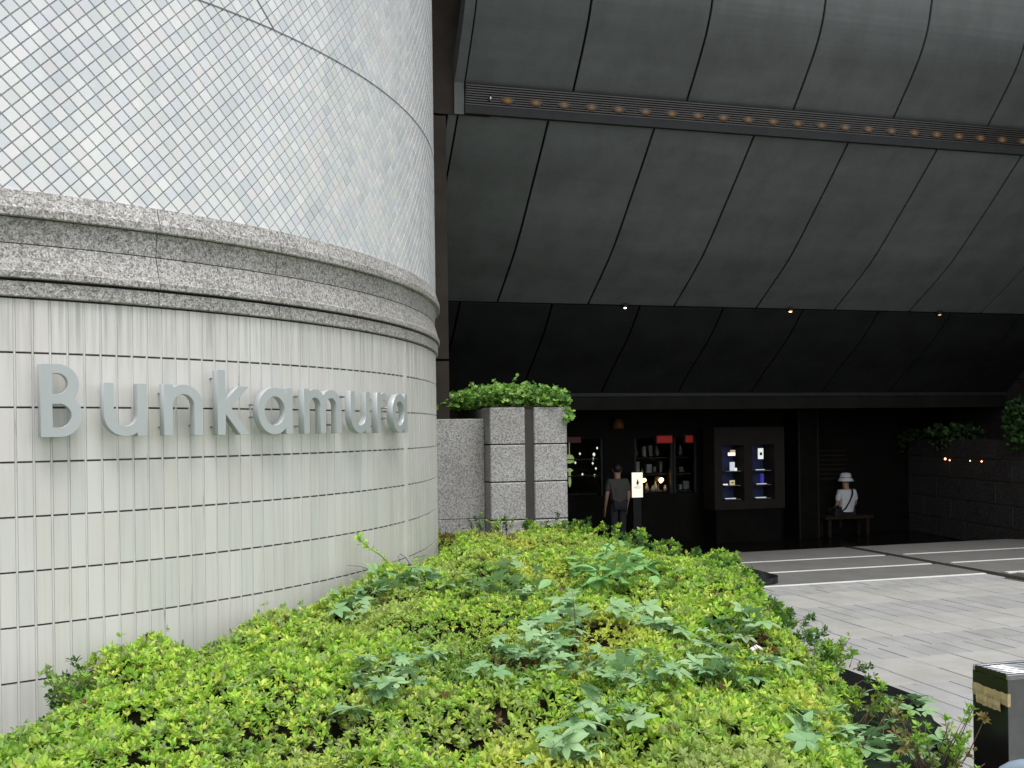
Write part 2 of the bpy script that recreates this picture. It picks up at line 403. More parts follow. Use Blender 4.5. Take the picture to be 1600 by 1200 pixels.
# continuous light vertical joints
s_exp = s_at(633)
ncol0 = int(math.floor((S0+0.1)/COLW)); ncol1 = int((S1-0.3)/COLW)
mb = MB()
for k in range(ncol0, ncol1):
    s = k*COLW
    ribbon(mb, s-0.0052, s+0.0052, [(-0.0145,0.02),(-0.0035,0.02),(-0.0035,Z_TOP),(-0.0145,Z_TOP)], 1)
mb.build('vertical_grout', M['grout'], rot)['kind'] = 'stuff'
tw, tht = COLW-0.0085, ROW-0.007
tm = MB(); tm.add([(-tw/2,0.0,0),(tw/2,0.0,0),(tw/2,0.0,tht),(-tw/2,0.0,tht),
    (-tw/2+0.003,-0.014,0.003),(tw/2-0.003,-0.014,0.003),(tw/2-0.003,-0.014,tht-0.003),(-tw/2+0.003,-0.014,tht-0.003)],
    [(4,5,6,7),(0,1,5,4),(1,2,6,5),(2,3,7,6),(3,0,4,7)])
tile_me = tm.mesh('tile'); tile_me.materials.append(M['tile'])
tiles = []
for k in range(ncol0, ncol1-1):
    sc_ = (k+0.5)*COLW
    for r_ in range(-1, 8):
        z = Z_TILE0+r_*ROW+0.0035
        if r_ == -1: z = Z_TILE0-ROW+0.0035
        c = inframe(W(sc_,0,z+0.15))
        seen = c is not None and -30 < c[0] < 690 and sc_ < SEDGE+0.05 and c[1] < 1160 and r_ >= 0
        size = abs(math.sin(math.atan2(W(sc_).y,W(sc_).x)-Wrot(sc_)))/c[2]**2 if seen else 0
        tiles.append((-size, sc_, z, r_))
tiles.sort(key=lambda a: a[0])
fm = MB()
for i, (sz, sc_, z, r_) in enumerate(tiles):
    dz = random.uniform(-0.0012,0.0012); off = random.uniform(-0.0012, 0.001)
    if i < 300 and sz < 0:
        link('tile', tile_me, None, rot, W(sc_, -0.014+off, z), Wrot(sc_))
    else:
        p = W(sc_, -0.014+off, z); a = Wrot(sc_); ca, sa = math.cos(a), math.sin(a)
        fm.add([(p.x+x*ca-y*sa, p.y+x*sa+y*ca, p.z+zz) for x,y,zz in tm.v], tm.f)
fm.build('tile_field', M['tile_f'], rot)['kind'] = 'stuff'
mb = MB(); ribbon(mb, s_exp-0.022, s_exp+0.022, [(-0.01,0.05),(0.010,0.05),(0.010,Z_TOP-0.012),(-0.01,Z_TOP-0.012)], 1); mb.build('joint_cover_strip', M['stripw'], rot)

# granite band: four courses of stones
ZB = 2.768
courses = [  # closed profiles (off, z)
    [(-0.02,ZB),(0.020,ZB),(0.024,ZB+0.006),(0.024,ZB+0.083),(-0.02,ZB+0.083)],
    [(-0.02,ZB+0.099),(0.038,ZB+0.099),(0.042,ZB+0.104),(0.042,ZB+0.136),(0.034,ZB+0.144),(-0.006,ZB+0.290),(-0.02,ZB+0.290)],
    [(-0.02,ZB+0.296),(-0.006,ZB+0.296),(-0.003,ZB+0.34),(0.004,ZB+0.39),(0.014,ZB+0.430),(-0.02,ZB+0.430)],
    [(-0.02,ZB+0.434),(0.044,ZB+0.434),(0.048,ZB+0.440),(0.048,ZB+0.482),(0.043,ZB+0.490),(0.026,ZB+0.540),(0.014,ZB+0.583),(-0.02,ZB+0.583)]]
joints = [s_at(248)-0.88*k for k in (3,2,1)] + [s_at(248), s_at(435), s_at(556), s_at(631)]
while joints[-1] < S1-0.95: joints.append(joints[-1]+0.86)
corn = MB(); ribbon(corn, S0, S1, [(-0.4,ZB-0.01),(-0.012,ZB-0.01),(-0.012,ZB+0.60),(-0.4,ZB+0.60)], 0.1); corn_o = corn.build('granite_band', M['openjoint'], rot)
for prof in courses:
    for a, b in zip(joints[:-1], joints[1:]):
        if b < S0 or a > S1: continue
        mb = MB(); ribbon(mb, max(a,S0)+0.003, b-0.003, prof, 0.05); mb.build('stone', M['granite_c'], corn_o)
ZD = ZB+0.585
# white diamond mosaic drum
ZTOPD = 12.0
mb = MB(); ribbon(mb, S0, S1, [(-0.5,ZD-0.02),(0.0,ZD-0.02),(0.0,ZTOPD),(-0.5,ZTOPD)], 0.06); mb.build('drum_wall', M['mgrout'], rot)
DG = 0.0995; hd = DG/2-0.0034
dm = MB(); dm.add([(-hd,0,0),(0,0,-hd),(hd,0,0),(0,0,hd),(-hd+0.003,-0.007,0),(0,-0.007,-hd+0.003),(hd-0.003,-0.007,0),(0,-0.007,hd-0.003)],
       [(4,5,6,7),(0,1,5,4),(1,2,6,5),(2,3,7,6),(3,0,4,7)])
dia_me = dm.mesh('mosaic_tile'); dia_me.materials.append(M['mosaic'])
ds_ = []
for j in range(0, 74):
    z = ZD+0.004+j*DG/2
    for k in range(int(S0/DG)+1, int(S1/DG)-1):
        s = k*DG+(DG/2 if j % 2 else 0)
        c = inframe(W(s,0,z))
        seen = c is not None and -20 < c[0] < 690 and -20 < c[1] and s < SEDGE+0.05
        p = W(s,0,z); dist = (p-Vector((0,0,H))).length
        nn = Vector((math.sin(Wrot(s)),-math.cos(Wrot(s)),0))
        size = abs((p-Vector((0,0,H))).normalized().dot(nn))/dist**2 if seen and j > 0 else 0
        ds_.append((-size, s, z))
ds_.sort(key=lambda a: a[0])
fm = MB()
for i, (sz, s, z) in enumerate(ds_):
    tx, tz = random.gauss(0,0.007), random.gauss(0,0.007)
    if abs(z-4.69) < 0.012: pass
    if i < 300 and sz < 0:
        o = link('mosaic_tile', dia_me, None, rot, W(s,0.0,z)); o.rotation_euler = (tx, 0, Wrot(s)+tz)
    else:
        p = W(s,0.0,z); a = Wrot(s)+tz; ca, sa = math.cos(a), math.sin(a)
        fm.add([(p.x+x*ca-(y+zz*tx*0.5)*sa, p.y+x*sa+(y+zz*tx*0.5)*ca, p.z+zz) for x,y,zz in dm.v], dm.f)
fm.build('mosaic_field', M['mosaic_f'], rot)['kind'] = 'stuff'
mb = MB(); ribbon(mb, S0, S1, [(0.0,4.6855),(0.0095,4.6855),(0.0095,4.6945),(0.0,4.6945)], 0.05); mb.build('sealant_joint', M['seal'], rot)
mb = MB(); vs = []                              # a diagonal movement joint rising from it
sj = s_at(436)
for i in range(14):
    s = sj-i*0.05; z = 4.69+i*0.05
    vs += [W(s-0.003,0.0085,z-0.003), W(s+0.003,0.0085,z+0.003)]
mb.add(vs, [(2*i,2*i+1,2*i+3,2*i+2) for i in range(13)]); mb.build('sealant_joint', M['seal'], rot)

# ------------------------------------------------------------------ letters
def sdf_poly(fn, w_, h_, res=0.004):
    pad = 0.012
    xs = np.arange(-pad, w_+pad+res, res); ys = np.arange(-pad, h_+pad+res, res)
    X, Y = np.meshgrid(xs, ys); D = fn(X, Y); D[np.abs(D) < 1e-7] = 1e-7
    segs = {}
    ny, nx = D.shape
    def ip(i0_, j0_, i1_, j1_):
        a, b = D[j0_,i0_], D[j1_,i1_]; t = a/(a-b); return (xs[i0_]+(xs[i1_]-xs[i0_])*t, ys[j0_]+(ys[j1_]-ys[j0_])*t)
    nxt = {}; pt = {}
    for j in range(ny-1):
        for i in range(nx-1):
            c = (D[j,i]<0)|((D[j,i+1]<0)<<1)|((D[j+1,i+1]<0)<<2)|((D[j+1,i]<0)<<3)
            c = int(c)
            if c in (0,15): continue
            e = {0:('h',i,j),1:('v',i+1,j),2:('h',i,j+1),3:('v',i,j)}
            tab = {1:[(3,0)],2:[(0,1)],3:[(3,1)],4:[(1,2)],5:[(3,0),(1,2)],6:[(0,2)],7:[(3,2)],8:[(2,3)],9:[(2,0)],10:[(0,1),(2,3)],11:[(2,1)],12:[(1,3)],13:[(1,0)],14:[(0,3)]}
            ends = {0:(i,j,i+1,j),1:(i+1,j,i+1,j+1),2:(i,j+1,i+1,j+1),3:(i,j,i,j+1)}
            for a, b in tab[c]:
                nxt[e[a]] = e[b]
                for q in (a,b):
                    if e[q] not in pt: pt[e[q]] = ip(*ends[q])
    loops = []
    while nxt:
        k = next(iter(nxt)); lp = []; st_ = k
        while k in nxt:
            lp.append(pt[k]); k = nxt.pop(k)
        # drop nearly collinear points
        out = lp
        for _ in range(2):
            n = len(out); keep = []
            for a in range(n):
                p0, p1, p2 = Vector(out[a-1]), Vector(out[a]), Vector(out[(a+1)%n])
                d = (p2-p0); l = d.length
                dist = abs(d.x*(p1-p0).y-d.y*(p1-p0).x)/l if l > 1e-9 else 0
                if dist > 2e-6: keep.append(out[a])
            if len(keep) >= 4: out = keep
        loops.append(out)
    return loops
def bx(X,Y,x0,x1,y0,y1): return np.maximum(np.maximum(x0-X,X-x1),np.maximum(y0-Y,Y-y1))
def ci(X,Y,cx,cy,r_): return np.hypot(X-cx,Y-cy)-r_
def el(X,Y,cx,cy,a,b): return (np.hypot((X-cx)/a,(Y-cy)/b)-1)*min(a,b)
mn, mxm = np.minimum, np.maximum
T = 0.056; XH = 0.302; CAP = 0.40
def Dsh(X,Y,x0,x1,y0,y1):
    r_ = (y1-y0)/2; return mn(bx(X,Y,x0,x1-r_,y0,y1), mxm(ci(X,Y,x1-r_,(y0+y1)/2,r_), x0-X))
def gB(w_):
    def f(X,Y):
        o = mn(Dsh(X,Y,0,w_*0.92,0.178,CAP), Dsh(X,Y,0,w_,0,0.234))
        i = mn(Dsh(X,Y,T,w_*0.92-T,0.178+0.056,CAP-0.05), Dsh(X,Y,T,w_-T,0.05,0.234-0.052))
        return mxm(o,-i)
    return f, w_, CAP
def gu(w_):
    Rr = w_/2
    def f(X,Y):
        bowl = mxm(mxm(ci(X,Y,Rr,Rr,Rr), -ci(X,Y,Rr,Rr,Rr-T)), Y-Rr)
        return mn(mn(bowl, bx(X,Y,0,T,Rr-0.002,XH)), bx(X,Y,w_-T,w_,0.0,XH))
    return f, w_, XH
def gn(w_):
    Rr = w_/2
    def f(X,Y):
        bowl = mxm(mxm(ci(X,Y,Rr,XH-Rr,Rr), -ci(X,Y,Rr,XH-Rr,Rr-T)), (XH-Rr)-Y)
        return mn(mn(bowl, bx(X,Y,w_-T,w_,0,XH-Rr+0.002)), bx(X,Y,0,T,0,XH))
    return f, w_, XH
def gm(w_):
    Rr = (w_+T)/4
    def f(X,Y):
        d = bx(X,Y,0,T,0,XH)
        for c in (Rr, 3*Rr-T):
            bowl = mxm(mxm(ci(X,Y,c,XH-Rr,Rr), -ci(X,Y,c,XH-Rr,Rr-T)), (XH-Rr)-Y)
            d = mn(d, mn(bowl, bx(X,Y,c+Rr-T,c+Rr,0,XH-Rr+0.002)))
        return d
    return f, w_, XH
def gk(w_):
    def f(X,Y):
        d = bx(X,Y,0,T,0,CAP)
        def strip(x0,y0,x1,y1):
            l = math.hypot(x1-x0,y1-y0); return np.abs((X-x0)*(y1-y0)-(Y-y0)*(x1-x0))/l - T/2
        up = mxm(mxm(strip(T*0.6,0.150,w_-0.045,XH), Y-XH), mxm(0.128-Y, T*0.5-X))
        lo = mxm(mxm(strip(T*0.8,0.190,w_-0.035,0.0), -Y), mxm(Y-0.205, T*0.5-X))
        return mn(d, mn(up, lo))
    return f, w_, CAP
def ga(w_):
    a = (w_-0.012)/2
    def f(X,Y):
        ring = mxm(el(X,Y,a,XH/2,a,XH/2), -el(X,Y,a,XH/2,a-T,XH/2-T))
        return mn(ring, bx(X,Y,w_-T,w_,0,XH))
    return f, w_, XH
def gr(w_):
    Rr = 0.115
    def f(X,Y):
        arc = mxm(mxm(mxm(ci(X,Y,Rr,XH-Rr,Rr), -ci(X,Y,Rr,XH-Rr,Rr-T)), (XH-Rr)-Y), X-w_)
        return mn(bx(X,Y,0,T,0,XH), arc)
    return f, w_, XH
sign = empty('wall_sign', W(s_at(340), 0.0, H-0.0), Wrot(s_at(340)), 'grey metal raised letters reading Bunkamura on the curved tiled wall', 'sign')
spec = [('B',gB,62,127,0.225),('u',gu,160,227,0.232),('n',gn,253,314,0.228),('k',gk,336,387,0.215),('a',ga,399,453,0.27),('m',gm,468,531,0.36),('u',gu,541,576,0.235),('r',gr,583,601,0.125),('a',ga,604,636,0.27)]
OFFL = 0.085
Lx = np.array([W(a,OFFL).x for a in _s]); Ly = np.array([W(a,OFFL).y for a in _s]); Lpx = 800+F*Lx/Ly
lim = int(np.argmax(np.where(_s<7,Lpx,-1e9)))
for ch, fn, xa, xb, wd in spec:
    sa = float(np.interp(xa,Lpx[i0-60:lim],_s[i0-60:lim])); sb = float(np.interp(xb,Lpx[i0-60:lim],_s[i0-60:lim]))
    chord = (W(sb,OFFL)-W(sa,OFFL)).length
    wuse = min(max(chord, wd*0.85), wd*1.12)
    print('letter', ch, round(chord,3), round(wuse,3))
    sm = (sa+sb)/2
    f, w_, h_ = fn(wuse)
    cu = bpy.data.curves.new('letter_outline','CURVE'); cu.dimensions = '2D'; cu.fill_mode = 'BOTH'; cu.extrude = 0.024; cu.bevel_depth = 0.0012; cu.bevel_resolution = 0
    for lp in sdf_poly(f, w_, h_):
        sp = cu.splines.new('POLY'); sp.points.add(len(lp)-1)
        for q, (x,y) in zip(sp.points, lp): q.co = (x-w_/2, y, 0, 1)
        sp.use_cyclic_u = True
    tmp = bpy.data.objects.new('letter_tmp', cu); COL.objects.link(tmp)
    dg = bpy.context.evaluated_depsgraph_get(); me = bpy.data.meshes.new_from_object(tmp.evaluated_get(dg))
    bpy.data.objects.remove(tmp); me.name = 'letter'
    me.materials.clear(); me.materials.append(M['letter'])
    o = link('letter', me, None, sign)
    wm = Matrix.Translation(W(sm, OFFL, H)) @ Matrix.Rotation(Wrot(sm),4,'Z') @ Matrix.Rotation(R(90),4,'X')
    base = Matrix.Translation(sign.location) @ Matrix.Rotation(sign.rotation_euler.z,4,'Z')
    o.matrix_local = base.inverted() @ wm
    o['label'] = 'metal letter %s' % ch
    # stand-off pins, sub-parts of the letter (local z points away from the wall)
    for (x, y) in ((-w_/2+T/2, 0.05), (-w_/2+T/2, h_-0.05), (w_/2-T/2, 0.06)):
        if ch in 'aua' and x < 0: x, y = (-w_/2+T/2, h_/2+(0.04 if y > 0.1 else -0.04)) if ch == 'a' else (x, h_-0.04)
        if ch == 'r' and x > 0: continue
        if ch == 'k' and x > 0: y = 0.03; x = w_/2-0.05
        if ch == 'B' and x > 0: y = 0.12
        pm = MB(); pm.tube([(x,y,-OFFL),(x,y,-0.02)], 0.006, 8); pm.build('mounting_pin', M['pin'], o)

# ------------------------------------------------------------------ canopy
can = empty('entrance_canopy', P(3.0,12.7,6.0), ALPHA, 'dark grey panelled canopy stepping down in bulging bands over the entrance', 'canopy')
CU, CV, CZ = 3.0, 12.7, 6.0
def smooth_prof(pts, n=14):
    out = []; m = len(pts)
    for i in range(m-1):
        p0 = pts[max(i-1,0)]; p1 = pts[i]; p2 = pts[i+1]; p3 = pts[min(i+2,m-1)]
        for k in range(n//(m-1)+2):
            t = k/(n//(m-1)+2)
            out.append(tuple(0.5*((2*p1[a])+(-p0[a]+p2[a])*t+(2*p0[a]-5*p1[a]+4*p2[a]-p3[a])*t*t+(-p0[a]+3*p1[a]-3*p2[a]+p3[a])*t**3) for a in (0,1)))
    out.append(pts[-1]); return out
bands = {
 'upper': ([(11.80,12.5),(11.76,10.0),(11.78,8.4),(11.90,7.62),(12.06,7.23),(12.31,6.90),(12.72,6.45)], [3.06]+[4.531+1.635*k for k in range(0,9)]),
 'middle': ([(12.76,6.06),(13.20,5.66),(13.66,5.26),(14.10,4.88),(14.53,4.56),(15.42,4.02)], [2.98]+[4.198+1.503*k for k in range(0,10)]),
 'lower': ([(15.44,3.99),(15.98,3.52),(16.70,3.05),(17.25,2.66)], [2.98]+[3.60+1.5*k for k in range(0,10)])}
def sweep_u(mb, prof, u0_, u1_, th=0.03, off=0.0):
    n = len(prof); vs = []
    nr = []
    for i in range(n):
        a = prof[max(i-1,0)]; b = prof[min(i+1,n-1)]; d = Vector((b[0]-a[0], b[1]-a[1])).normalized(); nr.append((d.y, -d.x))  # towards the viewer / down
    for uu in (u0_, u1_):
        for (v_, z), q in zip(prof, nr): vs.append((uu-CU, v_+q[0]*off-CV, z+q[1]*off-CZ))
        for (v_, z), q in zip(prof, nr): vs.append((uu-CU, v_-q[0]*(th-off)-CV, z-q[1]*(th-off)-CZ))
    fs = []; K = 2*n
    for i in range(n-1):
        fs.append((i, K+i, K+i+1, i+1)); fs.append((n+i, n+i+1, K+n+i+1, K+n+i))
        fs.append((i, i+1, n+i+1, n+i)); fs.append((K+i, K+n+i, K+n+i+1, K+i+1))
    fs.append((0, n, K+n, K)); fs.append((n-1, K+n-1, K+2*n-1, 2*n-1))
    mb.add(vs, fs, False); return mb
for nm, (prof, seams) in bands.items():
    pr = smooth_prof(prof, 18)
    for a, b in zip(seams[:-1], seams[1:]):
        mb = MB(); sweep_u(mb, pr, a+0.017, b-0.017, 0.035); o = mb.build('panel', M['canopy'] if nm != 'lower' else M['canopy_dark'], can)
        for pl in o.data.polygons: pl.use_smooth = False
    mb = MB(); sweep_u(mb, pr, seams[0]-0.02, seams[-1]+0.3, 0.03, -0.06); mb.build('backing', M['black'], can)
# end trims at the left of each band
for nm, u0_, u1_, off in (('upper',2.925,3.05,0.03),('middle',2.86,2.97,0.0),('lower',2.86,2.97,0.0)):
    mb = MB(); pr = smooth_prof(bands[nm][0], 18)
    if nm == 'upper': pr = pr + [(12.74,6.05)]
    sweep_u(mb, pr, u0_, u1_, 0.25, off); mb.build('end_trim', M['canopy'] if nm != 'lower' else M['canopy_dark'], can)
# lower fascia at the back of the canopy
mb = MB(); mb.box(2.9-CU, 22-CU, 17.25-CV, 17.45-CV, 2.36-CZ, 2.70-CZ); mb.build('fascia', M['shopdark0'], can)
mb = MB(); mb.box(2.9-CU, 22-CU, 17.22-CV, 17.25-CV, 2.60-CZ, 2.66-CZ); mb.build('fascia_trim', M['darkmetal'], can)
# soffit over the passage behind the fascia
mb = MB(); mb.box(2.9-CU, 22-CU, 17.45-CV, 20.5-CV, 2.66-CZ, 2.80-CZ); mb.build('soffit', M['black'], can)

# light trough between the upper and middle bands
tr = empty('light_trough', P(3.06,12.72,6.08), ALPHA, 'long ribbed light trough with a row of small amber lamps between canopy bands', 'light')
U1T = 17.6
mb = MB(); mb.add([(0,0.02,0.085),(U1T-3.06,0.02,0.085),(U1T-3.06,-0.06,0.36),(0,-0.06,0.36),(0,0.12,0.085),(U1T-3.06,0.12,0.085),(U1T-3.06,0.10,0.36),(0,0.10,0.36)],
   [(3,2,1,0),(4,5,6,7),(0,1,5,4),(2,3,7,6),(1,2,6,5),(3,0,4,7)]); mb.build('housing', M['darkmetal'], tr)
mb = MB(); mb.box(0, U1T-3.06, -0.035, 0.06, -0.02, 0.085); mb.build('lower_rail', M['darkmetal'], tr)
M['rib'] = simple('ribbed_diffuser', (0.06,0.055,0.05), 0.35, 0.1)
for k in range(9):
    z = 0.10+k*0.028; y = 0.02-0.08*(z-0.085)/0.275
    mb = MB(); mb.box(0.01, U1T-3.07, y-0.020, y-0.003, z, z+0.013); mb.build('rib', M['rib'], tr)
def amber():
    m, t, b = newmat('amber_lamp'); tc = t.nodes.new('ShaderNodeTexCoord'); mp = t.nodes.new('ShaderNodeVectorMath'); mp.operation = 'MULTIPLY'; mp.inputs[1].default_value = (1/0.10,0.0,1/0.065)
    t.links.new(tc.outputs['Object'], mp.inputs[0]); ln = t.nodes.new('ShaderNodeVectorMath'); ln.operation = 'LENGTH'; t.links.new(mp.outputs[0], ln.inputs[0])
    c = ramp(t, ln.outputs['Value'], [(0.0,(0.30,0.15,0.022)),(0.25,(0.10,0.046,0.007)),(0.7,(0.014,0.007,0.002)),(1.0,(0.0,0.0,0.0))])
    b.inputs['Base Color'].default_value = (0.05,0.045,0.04,1); b.inputs['Roughness'].default_value = 0.5; b.inputs['Specular IOR Level'].default_value = 0.1
    t.links.new(c, b.inputs['Emission Color']); b.inputs['Emission Strength'].default_value = 1.0; return m
M['amber'] = amber()
lm = MB(); lm.ball((0,0,0), 0.11, 0.006, 0.055, 18, 10); lamp_me = lm.mesh('lamp'); lamp_me.materials.append(M['amber'])
k = 0; uu = 3.63
while uu < U1T-0.3:
    link('lamp', lamp_me, None, tr, (uu-3.06, -0.020, 0.190)); uu += 0.384; k += 1
mk = MB(); mk.lathe([(0.012,0),(0.02,0.01),(0.02,0.03),(0.008,0.06)], 10); mk.build('sensor', M['steel'], tr, (0.33,-0.05,0.16))
# recessed ceiling spots where the middle band meets the lower one
M['spotw'] = emis('spot_white', (1.0,0.9,0.75), 5.0); M['spoto'] = emis('spot_orange', (1.0,0.45,0.2), 6.0)
for uu, mt, lb in ((6.328,'spotw','small white ceiling spot at the foot of the middle canopy band'),(9.34,'spoto','small orange ceiling spot at the foot of the middle canopy band'),(12.33,'spoto','small dim ceiling spot at the foot of the canopy close to the stone side wall')):
    e = empty('ceiling_spot', P(uu,15.40,4.0), ALPHA, lb, 'lamp', 'ceiling spots under the canopy')
    b_ = MB(); b_.lathe([(0.045,-0.03),(0.05,-0.03),(0.05,0.03),(0.045,0.03)], 14); b_.build('ring', M['darkmetal'], e)
    b_ = MB(); b_.ball((0,0,-0.035), 0.026 if mt=='spoto' else 0.02, 0.026, 0.012, 10, 6); b_.build('bulb', M[mt] if uu < 12 else emis('spot_dim',(1,0.6,0.4),0.6), e)

for (a_,b_,c_,d_) in ((12.84,13.3,6.25,6.95),(15.52,15.9,4.02,4.5)):
    mb = MB(); mb.box(2.95-CU, 19-CU, a_-CV, b_-CV, c_-CZ, d_-CZ); mb.build('filler', M['black'], can)  # unseen black boxes added to block sky light at the seams
# unseen building added over the canopy to block sky light, and the dark end wall left of it
ob = empty('upper_building', P(3,12.5,9), ALPHA, 'dark upper wall of the building rising over the canopy', 'building')
mb = MB(); mb.box(-1.2,19.0,-0.45,9.0,3.2,8.0); mb.build('wall', M['darkwall'], ob)
mb = MB(); mb.box(-1.2,20.0,9.05,9.3,-9.3,8.0); mb.build('rear_wall', M['darkwall'], ob)  # added behind everything, unseen, to shut out leaking sky light
mb = MB(); mb.box(19.05,19.3,-0.45,9.0,-6.2,8.0); mb.build('side_wall', M['darkwall'], ob)  # added past the right end, unseen, against leaking sky light
ew = empty('end_wall', P(2.6,12.75,0), ALPHA, 'dark brown panelled wall behind the round corner, at the end of the canopy', 'wall')
for i, (z0, z1) in enumerate(((-0.3,2.9),(2.93,6.02),(6.05,9.2),(9.23,12.6))):
    mb = MB(); mb.box(-0.4, 0.22 if i < 2 else 0.80, 0.0, 9.0, z0, z1); mb.build('panel', M['darkwall'], ew)
mb = MB(); mb.box(-12.0,-0.38,0.02,9.0,-0.3,12.6); mb.build('return_wall', M['darkwall'], ew)  # added out of sight to stop sky light behind the round corner

# ------------------------------------------------------------------ granite planter with ivy
pl = empty('granite_planter', P(3.23,12.3,0), ALPHA, 'tall speckled granite planter with two block pilasters and ivy on top', 'planter')
zj = [0.0, 0.43, 0.89, 1.365, 1.835, 2.295]
GJ = 0.009
for (x0, x1) in ((0.0,0.455),(0.572,1.01)):
    for z0, z1 in zip(zj[:-1], zj[1:]):
        mb = MB(); mb.cbox(x0, x1, 0.0, 0.42, z0+GJ, z1-GJ if z1 < 2.2 else z1, 0.012); mb.build('block', M['granite_p'], pl)
for z0, z1 in zip(zj[:-1], zj[1:]):
    mb = MB(); mb.box(0.449,0.578,0.32,0.42,z0+GJ,z1-GJ if z1 < 2.2 else z1); mb.build('block', M['granite_p'], pl)
    mb = MB(); mb.box(0.004,1.0,0.43,2.6,z0+GJ,z1-GJ if z1 < 2.2 else z1-0.01); mb.build('block', M['granite_p'], pl)
mb = MB(); mb.box(0.02,0.99,0.02,2.55,0.0,2.27); mb.build('joint_core', M['openjoint'], pl)
mb = MB(); mb.box(0.03,0.97,0.05,2.5,2.27,2.31); mb.build('soil', M['soil'], pl)
lw = empty('granite_side_panel', P(3.23,12.3,0), ALPHA, 'plain low granite slab wall joining the round building to the tall planter', 'wall')
for z0, z1 in ((0.0,0.895),(0.905,2.16)):
    mb = MB(); mb.cbox(-1.6,-0.004,0.28,0.45,z0,z1,0.006); mb.build('slab', M['granite_p'], lw)

# black low slab round the foot of the planter, rounded corner towards the plaza
sl = MB(); pts = []
for a in range(0, 91, 10):
    t = R(a); pts.append((6.95-0.3+0.3*math.sin(t), 11.62+0.3-0.3*math.cos(t)))
pts = [(2.3,11.62)]+pts+[(6.95,14.83),(2.3,14.83)]
sl.prism([(P(a,b).x,P(a,b).y) for a,b in pts], -0.01, 0.085)
tag(sl.build('granite_slab', M['blackg']), 'low black polished slab with a rounded corner touching the white line', 'kerb')

# ------------------------------------------------------------------ hedge bed
uv = lambda u_,v_: (P(u_,v_).x, P(u_,v_).y)
KX = uv(3.945,5.12)
right = [uv(3.945,11.45), KX, (1.88,4.10), (1.05,2.95)]
wallpts = [(W(s).x, W(s).y) for s in np.arange(S0+0.1, 6.3, 0.15)]
polyb = right[::1] + [(-4.4,2.6), (W(S0+0.1).x, W(S0+0.1).y)] + wallpts[1:] + [uv(2.35,11.45)]
polyb = [tuple(map(float,p)) for p in polyb]
def pt_poly(x, y, poly_):
    ins = np.zeros(x.shape, bool); dmin = np.full(x.shape, 1e9); n = len(poly_)
    for i in range(n):
        x1,y1 = poly_[i]; x2,y2 = poly_[(i+1)%n]
        if y1 != y2:
            c = ((y1 > y) != (y2 > y)) & (x < (x2-x1)*(y-y1)/(y2-y1)+x1); ins ^= c
        dx,dy = x2-x1,y2-y1; l2 = dx*dx+dy*dy+1e-12
        t = np.clip(((x-x1)*dx+(y-y1)*dy)/l2,0,1); dmin = np.minimum(dmin, np.hypot(x-x1-t*dx, y-y1-t*dy))
    return np.where(ins, dmin, -dmin)
wx = np.array([p[0] for p in wallpts]); wy = np.array([p[1] for p in wallpts])
def wall_dist(x, y):
    d = np.full(x.shape,1e9)
    for i in range(len(wx)-1):
        dx,dy = wx[i+1]-wx[i],wy[i+1]-wy[i]; l2 = dx*dx+dy*dy
        t = np.clip(((x-wx[i])*dx+(y-wy[i])*dy)/l2,0,1); d = np.minimum(d, np.hypot(x-wx[i]-t*dx,y-wy[i]-t*dy))
    return d
def sn(x, y, sc, seed):
    r_ = np.random.default_rng(seed); o = np.zeros_like(x)
    for _ in range(9):
        a = r_.uniform(0,2*math.pi); k = sc*r_.uniform(0.6,1.6); o += np.sin((x*math.cos(a)+y*math.sin(a))*k+r_.uniform(0,6.28))
    return o/9*1.6
ZS = 0.36
rightline = right
def right_dist(x, y):
    d = np.full(x.shape,1e9)
    for (x1,y1),(x2,y2) in zip(rightline[:-1],rightline[1:]):
        dx,dy = x2-x1,y2-y1; l2 = dx*dx+dy*dy
        t = np.clip(((x-x1)*dx+(y-y1)*dy)/l2,0,1); d = np.minimum(d, np.hypot(x-x1-t*dx,y-y1-t*dy))
    return d
HOLE = (-0.225, 4.60)
GAPS = [(-0.80,4.72,0.05,0.09),(-1.12,4.62,0.06,0.10),(0.30,5.36,0.07,0.08),(-0.62,5.25,0.05,0.10),(0.95,4.55,0.05,0.08),(-1.55,5.30,0.06,0.09),(-0.35,6.25,0.07,0.08),(0.75,6.9,0.06,0.09),(-1.05,5.75,0.06,0.08),(-1.75,4.75,0.06,0.10),(0.55,4.30,0.05,0.07)]
